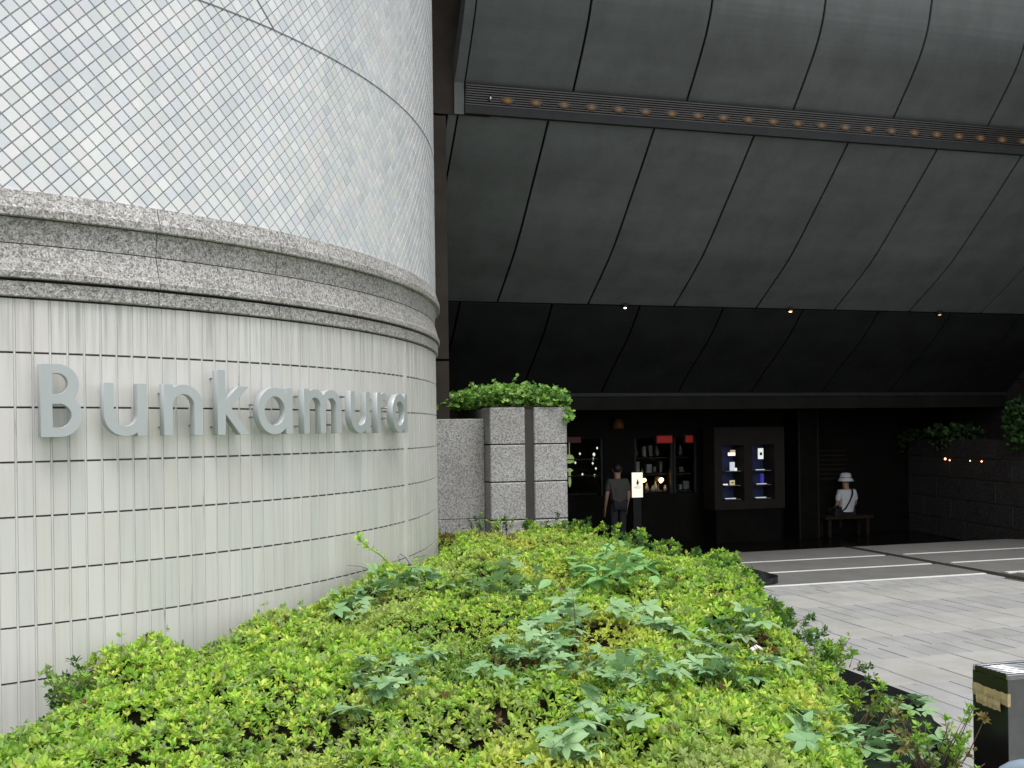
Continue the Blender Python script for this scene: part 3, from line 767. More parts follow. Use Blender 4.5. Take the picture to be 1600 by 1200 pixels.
def hedge_h(x, y):
    x = np.asarray(x,float); y = np.asarray(y,float)
    h = np.interp(y, [2.5,3.6,4.4,5.2,5.9,6.6,7.4,8.5,10,11.5], [0.62,0.66,0.70,0.74,0.80,0.88,0.94,0.96,0.92,0.88])
    h = h + 0.050*sn(x,y,2.6,1) + 0.075*sn(x,y,6.0,2) + 0.075*np.abs(sn(x,y,12,3)) - 0.045 + 0.02*sn(x,y,30,4)
    # lower, thinner growth at the near left beside the wall
    left = np.clip((-x-1.75)/0.8,0,1)*np.clip((5.6-y)/0.5,0,1)
    h = h - 0.20*left - 0.16*np.clip((x-0.7)/1.0,0,1)*np.clip((7.2-y)/1.6,0,1)
    bushl = np.exp(-(((x+2.05)/0.34)**2+((y-5.42)/0.32)**2)); h = h + 0.09*bushl
    gapb = np.exp(-(((x+1.82)/0.11)**2+((y-5.88)/0.16)**2)); h = h - 0.14*gapb
    dw = wall_dist(x,y); gapw = np.where(y < 5.6, np.where(x < -2.25, 0.40, 0.10), 0.05)
    e1 = np.clip((dw-gapw)/0.16,0,1)
    dr_ = np.where(pt_poly(x,y,polyb) >= 0, right_dist(x,y), -right_dist(x,y)) + 0.02
    e2 = np.clip((dr_-0.26*np.clip((7.5-y)/1.0,0,1)-0.12*np.clip((y-6.8),0,1)-0.20*np.clip((7.5-y)/1.0,0,1))/0.36,0,1)
    far = np.clip((11.45-(-x*UY+y*UX))/0.22,0,1)
    e = np.sqrt(np.clip(e1,0,1)*1.0)*np.sqrt(1-(1-e2)**2)*np.sqrt(far)
    hole = np.exp(-(((x-HOLE[0]-0.03*np.sin(y*23))/0.10)**2+((y-HOLE[1]-0.03*np.sin(x*31))/0.25)**2)**2)
    for (gx_,gy_,ga_,gb_) in GAPS: hole = np.maximum(hole, 0.75*np.exp(-(((x-gx_-0.03*np.sin(y*27+gx_*9))/ga_)**2+((y-gy_)/gb_)**2)**2))
    return ZS + (h-ZS)*e*(1-0.98*hole), e, hole

bed = empty('planting_bed', P(3.0,6.0,0), 0, 'raised planting bed edged with black polished kerb stones around the round wall', 'planter')
inv = lambda p: (p[0]-bed.location.x, p[1]-bed.location.y)
mb = MB(); mb.prism([inv(p) for p in polyb][::-1], 0.0, ZS); mb.build('soil', M['soil'], bed)
# kerb stones along the open sides
def offset_line(pts_, d):
    out = []
    for i,p in enumerate(pts_):
        a = Vector(pts_[max(i-1,0)]); b = Vector(pts_[min(i+1,len(pts_)-1)]); q = Vector(p)
        d1 = (q-a).normalized() if i > 0 else (b-q).normalized(); d2 = (b-q).normalized() if i < len(pts_)-1 else d1
        n1 = Vector((d1.y,-d1.x)); n2 = Vector((d2.y,-d2.x)); n = (n1+n2); n = n/ max(0.3,n.dot(n1))
        out.append((q.x+n.x*d, q.y+n.y*d))
    return out
outer = offset_line(right, 0.0); inner = offset_line(right, 0.42)
for i in range(len(right)-1):
    a0, a1 = Vector(outer[i]), Vector(outer[i+1]); b0, b1 = Vector(inner[i]), Vector(inner[i+1])
    n = max(1, round((a1-a0).length/0.9))
    for k in range(n):
        t0, t1 = k/n+(0.002 if k else 0), (k+1)/n-0.002
        qs = [a0.lerp(a1,t0), a0.lerp(a1,t1), b0.lerp(b1,t1), b0.lerp(b1,t0)]
        ar = sum(qs[j].x*qs[(j+1)%4].y-qs[(j+1)%4].x*qs[j].y for j in range(4))
        if ar < 0: qs = qs[::-1]
        mb = MB(); mb.prism([inv(q) for q in qs], -0.005, ZS+0.045); mb.build('kerb_stone', M['blackg'], bed)
# gravel strip at the wall foot
mb = MB(); ribbon(mb, S0+0.1, 6.2, [(-0.02,ZS-0.05),(0.42,ZS-0.05),(0.42,ZS+0.012),(-0.02,ZS+0.012)], 0.15)
mb.v = [(x-bed.location.x,y-bed.location.y,z) for x,y,z in mb.v]; mb.build('gravel_strip', M['gravel'], bed)

hedge = empty('azalea_hedge', (0.6,6.5,ZS), 0, 'broad clipped azalea hedge with bright yellow-green leaves filling the bed by the tiled wall', 'hedge')
HL = Vector(hedge.location)
gx = np.arange(-4.4,3.0,0.06); gy = np.arange(2.5,12.2,0.06); GX, GY = np.meshgrid(gx,gy)
hh, ee, _ho = hedge_h(GX,GY); inside = (pt_poly(GX,GY,polyb) > -0.06)
idx = -np.ones(GX.shape,int); vs = []; fs = []
for j in range(GX.shape[0]):
    for i in range(GX.shape[1]):
        if inside[j,i]:
            idx[j,i] = len(vs); vs.append((GX[j,i]-HL.x, GY[j,i]-HL.y, max(ZS+0.004,hh[j,i]-0.062)-HL.z))
for j in range(GX.shape[0]-1):
    for i in range(GX.shape[1]-1):
        q = (idx[j,i],idx[j,i+1],idx[j+1,i+1],idx[j+1,i])
        if min(q) >= 0: fs.append(q)
mb = MB(); mb.add(vs,fs,True); mb.build('shaded_twigs', simple('twig_mass',(0.014,0.012,0.007),0.95,var=0.5,scale=40,spec=0.1), hedge)  # sheet for the inner twigs, its colour darkened to give gaps their shade

def leaves_mesh(name, base, axis, n_leaf, length, width, cols, tilt=(0.5,1.1), seed=1, mat=None, parent=None, org=Vector((0,0,0)), size=None):
    # base, axis: (N,3); every shoot gets n_leaf leaves round its axis
    r_ = np.random.default_rng(seed); N = len(base)
    ax = axis/np.linalg.norm(axis,axis=1,keepdims=True)
    ref = np.where(np.abs(ax[:,2:3])<0.9, np.array([[0,0,1.0]]), np.array([[1.0,0,0]]))
    e1 = np.cross(ax,ref); e1 /= np.linalg.norm(e1,axis=1,keepdims=True); e2 = np.cross(ax,e1)
    base = np.repeat(base,n_leaf,0); axr = np.repeat(ax,n_leaf,0); e1 = np.repeat(e1,n_leaf,0); e2 = np.repeat(e2,n_leaf,0); cols = np.repeat(cols,n_leaf,0)
    M_ = N*n_leaf
    k = np.tile(np.arange(n_leaf),N); a = k*2.39996+np.repeat(r_.uniform(0,6.28,N),n_leaf)+r_.normal(0,0.25,M_)
    ti = r_.uniform(tilt[0],tilt[1],M_)
    rad = e1*np.cos(a)[:,None]+e2*np.sin(a)[:,None]
    d = axr*np.cos(ti)[:,None]+rad*np.sin(ti)[:,None]
    nrm = axr*np.sin(ti)[:,None]-rad*np.cos(ti)[:,None]; side = np.cross(d,nrm)
    sc_n = np.repeat(np.asarray(size),n_leaf) if size is not None else np.ones(M_)
    L = (length*sc_n*r_.uniform(0.6,1.25,M_))[:,None]; Wd = (width*sc_n*r_.uniform(0.75,1.2,M_))[:,None]
    b0 = base+axr*(k*0.0022)[:,None]
    mid = b0+d*L*0.55-nrm*Wd*0.16; l = b0+d*L*0.60+side*Wd*0.5; r2 = b0+d*L*0.60-side*Wd*0.5; tip = b0+d*L-nrm*L*0.10
    V = np.stack([b0,l,mid,r2,tip],1).reshape(-1,3)-np.array(org)[None]
    o = (np.arange(M_)*5)[:,None]
    Fc = np.concatenate([o+np.array([[0,2,1]]),o+np.array([[0,3,2]]),o+np.array([[1,2,4]]),o+np.array([[2,3,4]])],1).reshape(-1,3)
    me = bpy.data.meshes.new(name); me.vertices.add(len(V)); me.vertices.foreach_set('co',V.astype(np.float32).ravel())
    me.loops.add(Fc.size); me.loops.foreach_set('vertex_index',Fc.astype(np.int32).ravel())
    me.polygons.add(len(Fc)); me.polygons.foreach_set('loop_start',np.arange(0,Fc.size,3,dtype=np.int32)); me.polygons.foreach_set('loop_total',np.full(len(Fc),3,np.int32))
    me.update(); me.validate()
    jit = r_.normal(1.0,0.10,(M_,1)); cl = np.clip(cols*jit,0,1)
    cc = np.ones((M_,5,4)); cc[:,:,:3] = cl[:,None,:]
    at = me.color_attributes.new('Col','FLOAT_COLOR','POINT'); at.data.foreach_set('color',cc.astype(np.float32).ravel())
    ob_ = link(name, me, mat, parent); return ob_

def palette(n, wts, pal, r_): return np.array(pal)[r_.choice(len(pal), n, p=np.array(wts)/sum(wts))]
r1 = np.random.default_rng(11)
NS = 82000
x = r1.uniform(-4.3,2.9,NS*2); y = r1.uniform(2.6,12.0,NS*2)
keep = pt_poly(x,y,polyb) > -0.13
x, y = x[keep], y[keep]
# only where the camera's neighbourhood can see it: thin out outside the view wedge
px_ = 800+F*x/y; keep = ((px_ > -260) & (px_ < 1900)); x, y = x[keep][:NS], y[keep][:NS]
h, e, ho = hedge_h(x,y); valley = np.abs(sn(x,y,12,3)); keep = (e > 0.10) & (ho < 0.4) & (r1.random(len(x)) < np.clip(0.25+valley*3.0,0,1)); x,y,h,e = x[keep],y[keep],h[keep],e[keep]
d_ = 0.02; hx = (hedge_h(x+d_,y)[0]-h)/d_; hy = (hedge_h(x,y+d_)[0]-h)/d_
depth = r1.exponential(0.020,len(x))+0.03*np.clip(-sn(x,y,17,41)-0.35,0,1); depth = np.minimum(depth,0.11)
z = h-depth+r1.normal(0,0.008,len(x))
shoot = r1.random(len(x)) < 0.012; z = np.where(shoot, h+r1.uniform(0.02,0.07,len(x)), z)
axis = np.stack([-hx*0.7+r1.normal(0,0.33,len(x)), -hy*0.7+r1.normal(0,0.33,len(x))-0.12, np.ones(len(x))],1)
n1 = sn(x,y,1.5,21)+0.5*sn(x,y,4.5,22); n2 = sn(x,y,2.0,23)+0.4*sn(x,y,7,24)
YEL = np.array([0.58,0.70,0.115]); BRI = np.array([0.43,0.66,0.08]); MID = np.array([0.26,0.48,0.065]); DRK = np.array([0.06,0.15,0.03]); OLV = np.array([0.30,0.40,0.13]); BRN = np.array([0.17,0.085,0.04])
cols = np.empty((len(x),3)); q = r1.random(len(x))
fy = np.clip((y-3.5)/5,0,1)
wY = 0.16+0.14*np.clip(n1,0,1)+0.05*fy; wB = 0.34+0.22*np.clip(n2,-0.5,1)+0.12*fy; wO = 0.16+0.20*np.clip(-n2,0,1)*(1-fy); wM = 0.22
tot = wY+wB+wO+wM; a1 = wY/tot; a2 = a1+wB/tot; a3 = a2+wO/tot
cols[:] = MID; cols[q < a3] = OLV; cols[q < a2] = BRI; cols[q < a1] = YEL
zone = sn(x,y,2.3,51)+0.6*sn(x,y,6,52)+0.3*sn(x,y,14,53)                # plants differ: fresh, yellowing or dull ones
lt = np.clip(zone*1.5-0.30,0,1)[:,None]*(1-fy[:,None]*0.6); cols = cols*(1-lt)+lt*np.array([0.38,0.46,0.15])
zy = np.clip((sn(x,y,3.0,61)+0.5*sn(x,y,8,62))*1.6-0.55,0,1)[:,None]; cols = cols*(1-zy*0.8)+zy*0.8*np.array([0.60,0.65,0.12])
zd = np.clip((sn(x,y,3.4,71)+0.6*sn(x,y,9,72))*1.6-0.6,0,1)[:,None]; cols = cols*(1-zd*0.7)+zd*0.7*np.array([0.13,0.29,0.06])
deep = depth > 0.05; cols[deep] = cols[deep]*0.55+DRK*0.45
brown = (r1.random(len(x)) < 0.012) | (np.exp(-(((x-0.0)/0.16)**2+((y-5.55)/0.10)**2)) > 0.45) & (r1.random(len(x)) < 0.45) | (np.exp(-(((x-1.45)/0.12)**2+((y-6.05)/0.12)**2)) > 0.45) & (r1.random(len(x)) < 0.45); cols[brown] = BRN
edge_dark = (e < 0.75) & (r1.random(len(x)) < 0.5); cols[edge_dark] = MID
fb = (y > 10.0) & (x < 0.05) & (r1.random(len(x)) < 0.4); cols[fb] = np.array([0.24,0.15,0.06])
base = np.stack([x,y,z],1)
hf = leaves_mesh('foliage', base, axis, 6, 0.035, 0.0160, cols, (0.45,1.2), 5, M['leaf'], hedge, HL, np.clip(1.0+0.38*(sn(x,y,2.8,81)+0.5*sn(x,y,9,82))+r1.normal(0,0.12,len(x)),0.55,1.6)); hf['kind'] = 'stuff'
# side shoots hanging over the kerb and standing proud at the far right corner
sb, sa_, sc2 = [], [], []
tw_ = MB()
def sprig(p0, p1, n, spread, col, rad=0.004):
    p0 = Vector(p0); p1 = Vector(p1)
    tw_.tube([p0-HL, (p0+p1)/2+Vector((random.uniform(-.02,.02),random.uniform(-.02,.02),0.01))-HL, p1-HL], [rad, rad*0.7, rad*0.4], 5)
    for _ in range(n):
        t = random.uniform(0.35,1.0)**0.6 ; g_ = lambda: max(-1.3,min(1.3,random.gauss(0,1)))*spread*0.7*(1.15-t*0.6); p = p0.lerp(p1,t)+Vector((g_(),g_(),g_()))
        sb.append(p[:]); d = (p1-p0).normalized()+Vector((random.gauss(0,.5),random.gauss(0,.5),random.gauss(0.3,.4))); sa_.append(d[:]); sc2.append(tuple(col*random.uniform(0.7,1.2)))
for v_ in np.arange(5.3,11.4,0.085):
    for rep in range(5 if v_ < 7.2 else 12):
        q0 = P((3.945 if v_ < 7.2 else 3.92)-random.uniform(0.12,0.42)-(0.22 if v_ < 6.8 else 0), v_, 0); hz = float(hedge_h(q0.x-0.18,q0.y)[0])
        q0.z = random.uniform(ZS+0.08,max(ZS+0.12,hz)); q1 = q0+P(random.uniform(-0.02,0.16),random.uniform(-0.1,0.1),random.uniform(-0.02,0.10))
        sprig(q0,q1,random.randint(5,9),0.028,random.choice([BRI,MID,MID,DRK*1.3,DRK*1.3]))
for (uu,vv,hh_) in ((3.85,10.6,0.28),(4.0,10.2,0.22),(3.7,11.2,0.25),(3.95,9.4,0.18),(3.6,11.3,0.2),(3.9,8.6,0.16),(2.9,11.35,0.30),(3.1,11.4,0.24)):
    for rep in range(7):
        q0 = P(uu+random.gauss(0,.05),vv+random.gauss(0,.05),0.75); q1 = q0+Vector((random.gauss(0,.09),random.gauss(0,.09),hh_*random.uniform(0.6,1.1)))
        sprig(q0,q1,7,0.03,random.choice([MID,BRI,DRK]))
for rep in range(26):                            # the straggly bush outside the near kerb corner
    q0 = Vector((1.93+random.gauss(0,.03),4.72+random.gauss(0,.04),0.30)); q1 = q0+Vector((random.uniform(-.20,.17),random.uniform(-.15,.15),random.uniform(0.16,0.46)))
    sprig(q0,q1,5,0.020,random.choice([MID,OLV,MID,MID,np.array([0.24,0.20,0.06])]),0.004)
for rep in range(90):                            # left corner bush beside the wall
    q0 = Vector((-2.08+random.gauss(0,.14),5.38+random.gauss(0,.09),random.uniform(0.42,0.60))); q1 = q0+Vector((random.uniform(-.24,.14),random.uniform(-.10,.10),random.uniform(0.02,0.22)))
    sprig(q0,q1,8,0.03,random.choice([MID,DRK,OLV]))
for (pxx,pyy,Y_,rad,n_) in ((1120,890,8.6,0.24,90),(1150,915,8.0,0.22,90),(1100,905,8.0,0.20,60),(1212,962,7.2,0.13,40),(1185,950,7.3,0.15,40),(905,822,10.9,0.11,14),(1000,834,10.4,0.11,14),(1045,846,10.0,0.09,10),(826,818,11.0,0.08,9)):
    c_ = ray(pxx,pyy)*Y_+Vector((0,0,H-0.05))                # bushes coloured dark for the shaded side, and young shoots at the back
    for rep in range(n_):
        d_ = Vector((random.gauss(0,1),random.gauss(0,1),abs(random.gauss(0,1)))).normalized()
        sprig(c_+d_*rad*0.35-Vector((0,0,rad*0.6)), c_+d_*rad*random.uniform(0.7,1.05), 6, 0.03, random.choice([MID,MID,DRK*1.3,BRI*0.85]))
for (pxx,pyy,Y_) in ((1310,1005,6.1),(1325,1010,6.15),(1345,1072,5.55),(1380,1085,5.45),(1405,1100,5.4),(1290,1040,5.8)):
    p1 = ray(pxx,pyy)*Y_+Vector((0,0,H))
    for rep in range(4):
        sprig(p1-Vector((0.16+random.uniform(-.05,.05),0.05,0.22)), p1+Vector((random.gauss(0,.03),random.gauss(0,.03),random.gauss(0,.03))), 6, 0.018, random.choice([BRI,MID,OLV]))
so = leaves_mesh('side_shoots', np.array(sb), np.array(sa_), 5, 0.036, 0.0165, np.array(sc2), (0.5,1.2), 8, M['leaf'], hedge, HL); so['kind'] = 'stuff'
tw_.build('twigs', M['stem'], hedge)['kind'] = 'stuff'

# ------------------------------------------------------------------ creepers and weeds on the hedge
def hedge_hit(px, py):
    d = ray(px,py); t = np.arange(2.6,12.5,0.02)
    xx, yy, zz = d.x*t, d.y*t, H+d.z*t
    hh2 = hedge_h(xx,yy)[0]; k_ = np.argmax(zz < hh2)
    if not (zz < hh2).any(): k_ = 200
    return Vector((xx[k_],yy[k_],zz[k_]))
def leaflet(mb, base, dirv, nrm, L, Wd, fold=0.10, droop=0.16, teeth=True):
    d = dirv.normalized(); n = nrm.normalized(); s = d.cross(n)
    prof = [(0.0,0.04),(0.14,0.55),(0.30,0.92),(0.46,1.0),(0.62,0.84),(0.80,0.50),(1.0,0.0)]
    mid = []; lf = []; rt = []
    for i,(t,wv) in enumerate(prof):
        c = base+d*L*t-n*(droop*L*t*t); ww = wv*Wd/2*(1.0 if not teeth or i % 2 else 0.9)
        mid.append(c); lf.append(c+s*ww+n*fold*ww); rt.append(c-s*ww+n*fold*ww)
    m = len(prof); mb.add(mid+lf+rt, [(i,i+1,m+i+1,m+i) for i in range(m-1)]+[(i+1,i,2*m+i,2*m+i+1) for i in range(m-1)])
def palmate(seed):
    rr = random.Random(seed); mb = MB()
    for a, l in ((-118,0.72),(-58,0.92),(0,1.08),(58,0.92),(118,0.70)):
        a2 = R(a+rr.uniform(-10,10)); d = Vector((math.sin(a2),math.cos(a2),rr.uniform(0.0,0.22)))
        L = 0.078*l*rr.uniform(0.88,1.12); leaflet(mb, Vector((0,0,0))+d*0.004, d, Vector((0,0,1)), L, L*0.52, rr.uniform(0.05,0.2), rr.uniform(0.1,0.32))
    mb.tube([(0,0,0),(0,-0.03,-0.02),(0,-0.045,-0.06)], [0.0013,0.0014,0.0016], 4)
    me = mb.mesh('leaf'); me.materials.append(M['creeper']); return me
pal_me = [palmate(s) for s in range(7)]
def ovate(seed):
    rr = random.Random(seed); mb = MB()
    leaflet(mb, Vector((0,0,0)), Vector((0,1,rr.uniform(-0.05,0.15))), Vector((0,0,1)), 0.10, 0.062, 0.14, rr.uniform(0.1,0.3), False)
    mb.tube([(0,0.002,0),(0,-0.02,-0.006),(0,-0.035,-0.02)], 0.0014, 4)
    me = mb.mesh('leaf'); me.materials.append(M['weed']); return me
ov_me = [ovate(s) for s in range(5)]
creepers = [
 ('pale five-leaflet creeper on the hedge close under the last letters of the wall sign', [(610,922,34,14,12),(548,952,34,14,7),(650,905,16,8,3)]),
 ('pale five-leaflet creeper spreading over the hedge left of its dark hole', [(610,1058,50,20,11),(585,1095,28,8,5),(672,1040,26,14,5)]),
 ('single pale creeper leaf cluster beside yellow-green azalea tips', [(552,1132,18,7,3)]),
 ('largest creeper patch, dense pale leaves around a thin red stalk', [(850,1010,52,26,30),(800,1050,44,14,14),(905,1050,46,16,14)]),
 ('narrow creeper trail running from the large creeper patch towards the kerb', [(985,1064,46,18,15),(1060,1075,40,20,13),(1120,1058,40,16,11)]),
 ('loose greyish creeper on the hedge just in front of the broad-leaved weed', [(830,935,36,12,10),(880,945,26,10,5),(760,925,40,12,7),(810,900,26,10,4)]),
 ('creeper on the right shoulder of the hedge beside brown dead leaves', [(1105,1015,40,18,11),(1160,985,36,16,9),(1000,975,40,14,8),(1185,1060,30,18,8)]),
 ('creeper with big pale leaves hanging over the black kerb corner', [(1410,1125,24,14,6),(1325,1150,44,20,13),(1270,1150,22,12,5),(1365,1185,60,12,12),(1440,1185,22,10,4)]),
 ('low creeper below the dark hole in the hedge', [(905,1150,50,16,9),(900,1190,40,10,7),(985,1130,28,10,4)]),
]
lc = 0
for lab, cl in creepers:
    c0 = hedge_hit(cl[0][0], cl[0][1]); e = empty('creeper_vine', c0, 0, lab, 'creeper', 'creepers over the hedge')
    vt = []
    for (cx,cy,sx,sy,n) in cl:
        for _ in range(int(n*1.7)):
            p = hedge_hit(cx+random.gauss(0,sx*0.75), cy+random.gauss(0,sy*0.75)); p = p+Vector((0,0,random.uniform(0.015,0.11)))
            o = link('leaf', random.choice(pal_me), None, e, p-c0); lc += 1
            o.rotation_euler = (random.gauss(0.22,0.30), random.gauss(0,0.30), random.uniform(-2.6,2.6)+math.pi); s_ = random.uniform(0.55,1.35)*(1.0 if p.y < 6 else 1.12); o.scale = (s_,s_,s_)
            vt.append(p-c0)
    vt.sort(key=lambda q: q.x); st_ = MB()
    st_.tube([q+Vector((0,0,-0.05)) for q in vt[::2]] if len(vt) > 3 else [q+Vector((0,0,-0.05)) for q in vt], 0.0022, 5); st_.build('stem', M['redstem'], e)
wd0 = hedge_hit(960,915); e = empty('broad_leaved_weed', wd0, 0, 'leafy weed with large oval green leaves rising from the back of the hedge', 'weed')
for _ in range(84):
    pxx = random.choice([random.gauss(920,26),random.gauss(990,26),random.gauss(960,30)]); pyy = random.gauss(905,16)
    p = hedge_hit(pxx, min(max(pyy,880),940)); p = p+Vector((0,0,random.uniform(0.03,0.15)))
    o = link('leaf', random.choice(ov_me), None, e, p-wd0); o.rotation_euler = (random.gauss(0.15,0.35),random.gauss(0,0.35),random.uniform(-3.1,3.1)); s_ = random.uniform(1.0,1.7); o.scale = (s_,)*3
for k_ in range(5):
    st_ = MB(); a = Vector((random.uniform(-.2,.2),random.uniform(-.15,.15),-0.25)); st_.tube([a, a+Vector((random.uniform(-.08,.08),0,0.18)), a+Vector((random.uniform(-.15,.15),0,0.33))],[0.004,0.003,0.0015],5); st_.build('stem', M['stem'], e)
lp = hedge_hit(1183,1024)+Vector((0,0,0.03)); st_ = MB(); st_.add([(-0.03,-0.02,0.0),(0.0,-0.025,0.02),(0.035,-0.01,0.004),(0.03,0.03,0.012),(0.0,0.02,0.03),(-0.035,0.025,0.008),(-0.03,-0.02,-0.004),(0.0,-0.025,0.014),(0.035,-0.01,-0.002),(0.03,0.03,0.006),(0.0,0.02,0.024),(-0.035,0.025,0.002)],[(0,1,4,5),(1,2,3,4),(11,10,7,6),(10,9,8,7)])
tag(st_.build('paper_scrap', M['white'], None, lp), 'crumpled white scrap of paper caught on the hedge', 'litter')
# thin red stalk standing in the large creeper patch
p0 = hedge_hit(903,1008); st_ = MB(); st_.tube([(0,0,-0.1),(-0.01,0,0.06),(-0.02,0.0,0.22),(-0.028,0,0.32)],[0.0035,0.003,0.0025,0.0015],5)
tag(st_.build('bare_stalk', M['redstem'], None, p0), 'thin bare reddish stalk standing upright in the largest creeper patch', 'stalk')
# sprig climbing in front of the tiled wall
def wallpt(px, py, off):
    s = float(np.interp(px,_px[i0-60:_imax],_s[i0-60:_imax])); p = W(s,off); d = ray(px,py); return Vector((p.x,p.y,H+d.z*p.y/d.y))
pts = [wallpt(a,b,0.12) for a,b in ((602,905),(585,885),(570,868),(552,856),(540,846),(536,838))]
c0 = pts[0]; e = empty('climbing_sprig', c0, 0, 'thin green climbing sprig leaning on the pale tiles below the sign', 'plant')
st_ = MB(); st_.tube([p-c0 for p in pts],[0.004,0.0035,0.003,0.0025,0.002,0.0015],5); st_.build('stem', M['stem'], e)
bs, axs, cs_ = [], [], []
for i in range(46):
    t = random.random()*4.99; k_ = int(t); p = pts[k_].lerp(pts[k_+1],t-k_)+Vector((random.gauss(0,.012),random.gauss(0,.012),random.gauss(0,.012)))
    bs.append(p[:]); axs.append((random.gauss(0,.6),random.gauss(-.3,.4),random.gauss(0.6,.4))); cs_.append(tuple((MID*0.6+BRI*0.5)*random.uniform(0.8,1.2)))
leaves_mesh('leaves', np.array(bs), np.array(axs), 2, 0.032, 0.020, np.array(cs_), (0.4,1.3), 3, M['leaf_soft'], e, c0)['kind'] = 'stuff'
pts = [wallpt(a,b,0.16) for a,b in ((640,915),(612,902),(560,895),(530,885),(510,884))]
st_ = MB(); st_.tube([p-c0 for p in pts],[0.003,0.003,0.0025,0.002,0.0015],5); st_.build('dry_tendril', M['stem'], e)
pts = [wallpt(a,b,0.14) for a,b in ((622,905),(614,885),(606,872),(598,866),(594,870),(596,880))]
st_ = MB(); st_.tube([p-c0 for p in pts],[0.004,0.0035,0.003,0.0025,0.002,0.0015],5); st_.build('dry_tendril', M['stem'], e)

# ivy on the granite planter
ivl = P(3.23,12.3,2.28); ivy = empty('ivy_planting', ivl, 0, 'bright green ivy spilling over the top of the tall granite planter', 'ivy')
ri = np.random.default_rng(5); n = 2300
lu = ri.uniform(-0.62,1.06,n); lv = ri.uniform(-0.05,1.7,n); lz = np.zeros(n)
dome = np.clip(1-((lu-0.35)/0.95)**2,0,1)**0.5
lv = np.where(lu < 0.0, np.abs(lv)*0.7+0.45, lv)
lz = ri.uniform(0.0,1.0,n)**0.6*0.30*dome*np.where(lu<0,0.85,1.0)
hang = ri.random(n) < 0.06; lu = np.where(hang, ri.uniform(0.95,1.10,n), lu); lz = np.where(hang, ri.uniform(-0.16,0.12,n), lz); lv = np.where(hang, ri.uniform(-0.05,0.5,n), lv)
spk = ri.random(n) < 0.03; lz = np.where(spk & ~hang, lz+ri.uniform(0.03,0.12,n), lz)
xyz = np.array([P(3.23+a,12.3+b,2.28+c)[:] for a,b,c in zip(lu,lv,lz)])
axn = np.stack([ri.normal(0,.5,n),ri.normal(-0.5,.4,n),ri.uniform(0.4,1.2,n)],1)
ci_ = palette(n,[0.45,0.3,0.25],[(0.20,0.40,0.07),(0.28,0.48,0.09),(0.09,0.22,0.04)],ri)
io = leaves_mesh('foliage', xyz, axn, 4, 0.052, 0.05, ci_, (0.7,1.5), 9, M['leaf_soft'], ivy, ivl); io['kind'] = 'stuff'
st_ = MB()
for k_ in range(16):
    a = P(3.23+random.uniform(0.05,0.9),12.4+random.uniform(0,0.9),2.27)-ivl; st_.tube([a,a+Vector((random.uniform(-.2,.2),random.uniform(-.2,.1),0.15)),a+Vector((random.uniform(-.4,.4),random.uniform(-.3,.1),0.24))],[0.005,0.004,0.002],5)
st_.build('stems', M['stem'], ivy)['kind'] = 'stuff'

# ------------------------------------------------------------------ ash bin
bn = empty('ash_bin', P(3.616,4.067,0), ALPHA, 'square black and steel ash bin with slatted top and peeling tan tape', 'bin')
BW, BD, BH = 0.42, 0.24, 0.80
M['binblack'] = simple('bin_black', (0.011,0.010,0.010), 0.28, 0.0, var=0.2)
M['bingrey'] = simple('bin_grey_steel', (0.13,0.135,0.135), 0.38, 0.6, var=0.1, scale=15)
M['tape'] = simple('tan_tape', (0.40,0.31,0.16), 0.6, var=0.14, scale=35)
mb = MB(); mb.box(0.0,0.004,0.004,BD-0.004,0.03,BH-0.03); mb.build('side_panel', M['binblack'], bn)
mb = MB(); mb.box(BW-0.004,BW,0.004,BD-0.004,0.03,BH-0.03); mb.build('side_panel', M['binblack'], bn)
mb = MB(); mb.box(0.0,BW,0.0,0.004,0.0,BH-0.025); mb.build('front_panel', M['bingrey'], bn)
mb = MB(); mb.box(0.0,BW,BD-0.004,BD,0.0,BH-0.025); mb.build('back_panel', M['bingrey'], bn)
mb = MB(); mb.box(0.006,BW-0.006,0.006,BD-0.006,0.0,BH-0.12); mb.build('inner_tray', M['binblack'], bn)
for (x0,x1,y0,y1) in ((0,BW,0,0.014),(0,BW,BD-0.014,BD),(0,0.012,0.014,BD-0.014),(BW-0.012,BW,0.014,BD-0.014)):
    mb = MB(); mb.cbox(x0,x1,y0,y1,BH-0.025,BH,0.003); mb.build('rim', M['steel'] if y1-y0 < 0.02 else M['binblack'], bn)
for k_ in range(7):
    y0 = 0.030+k_*0.030; mb = MB(); mb.tube([(0.014,y0,BH-0.012),(BW-0.014,y0,BH-0.012)],0.0062,10); mb.build('slat', M['steel'], bn)
mb = MB(); mb.tube([(0.10,0.17,BH-0.06),(BW-0.06,0.17,BH-0.06)],0.03,14); mb.build('ash_tray', M['steel'], bn)
# wrinkled tape across the black side, two strips, wrapped round the front corner
def tape(z0, z1, y0, y1, wrap, off, nm):
    mb = MB(); vs = []; n = 14
    for i in range(n+1):
        t = i/n; yy = y1+(y0-y1)*t; sag = 0.012*math.sin(t*9+z0*30)*0.4-0.030*t
        for zz, w_ in ((z0,0),(0.5*(z0+z1),1),(z1,0)): vs.append((-off-0.0035*random.random()-0.002*w_, yy, zz+sag*0.2+0.003*random.uniform(-1,1)))
    if wrap:
        for zz in (z0,0.5*(z0+z1),z1): vs.append((0.012,-0.0025,zz-0.006))
    m = len(vs)//3
    mb.add(vs,[(3*i+k_,3*i+k_+1,3*i+k_+4,3*i+k_+3) for i in range(m-1) for k_ in (0,1)]); return mb.build(nm, M['tape'], bn)
tape(0.655,0.715,-0.001,0.238,True,0.002,'tape'); tape(0.62,0.668,0.04,0.205,False,0.008,'tape')

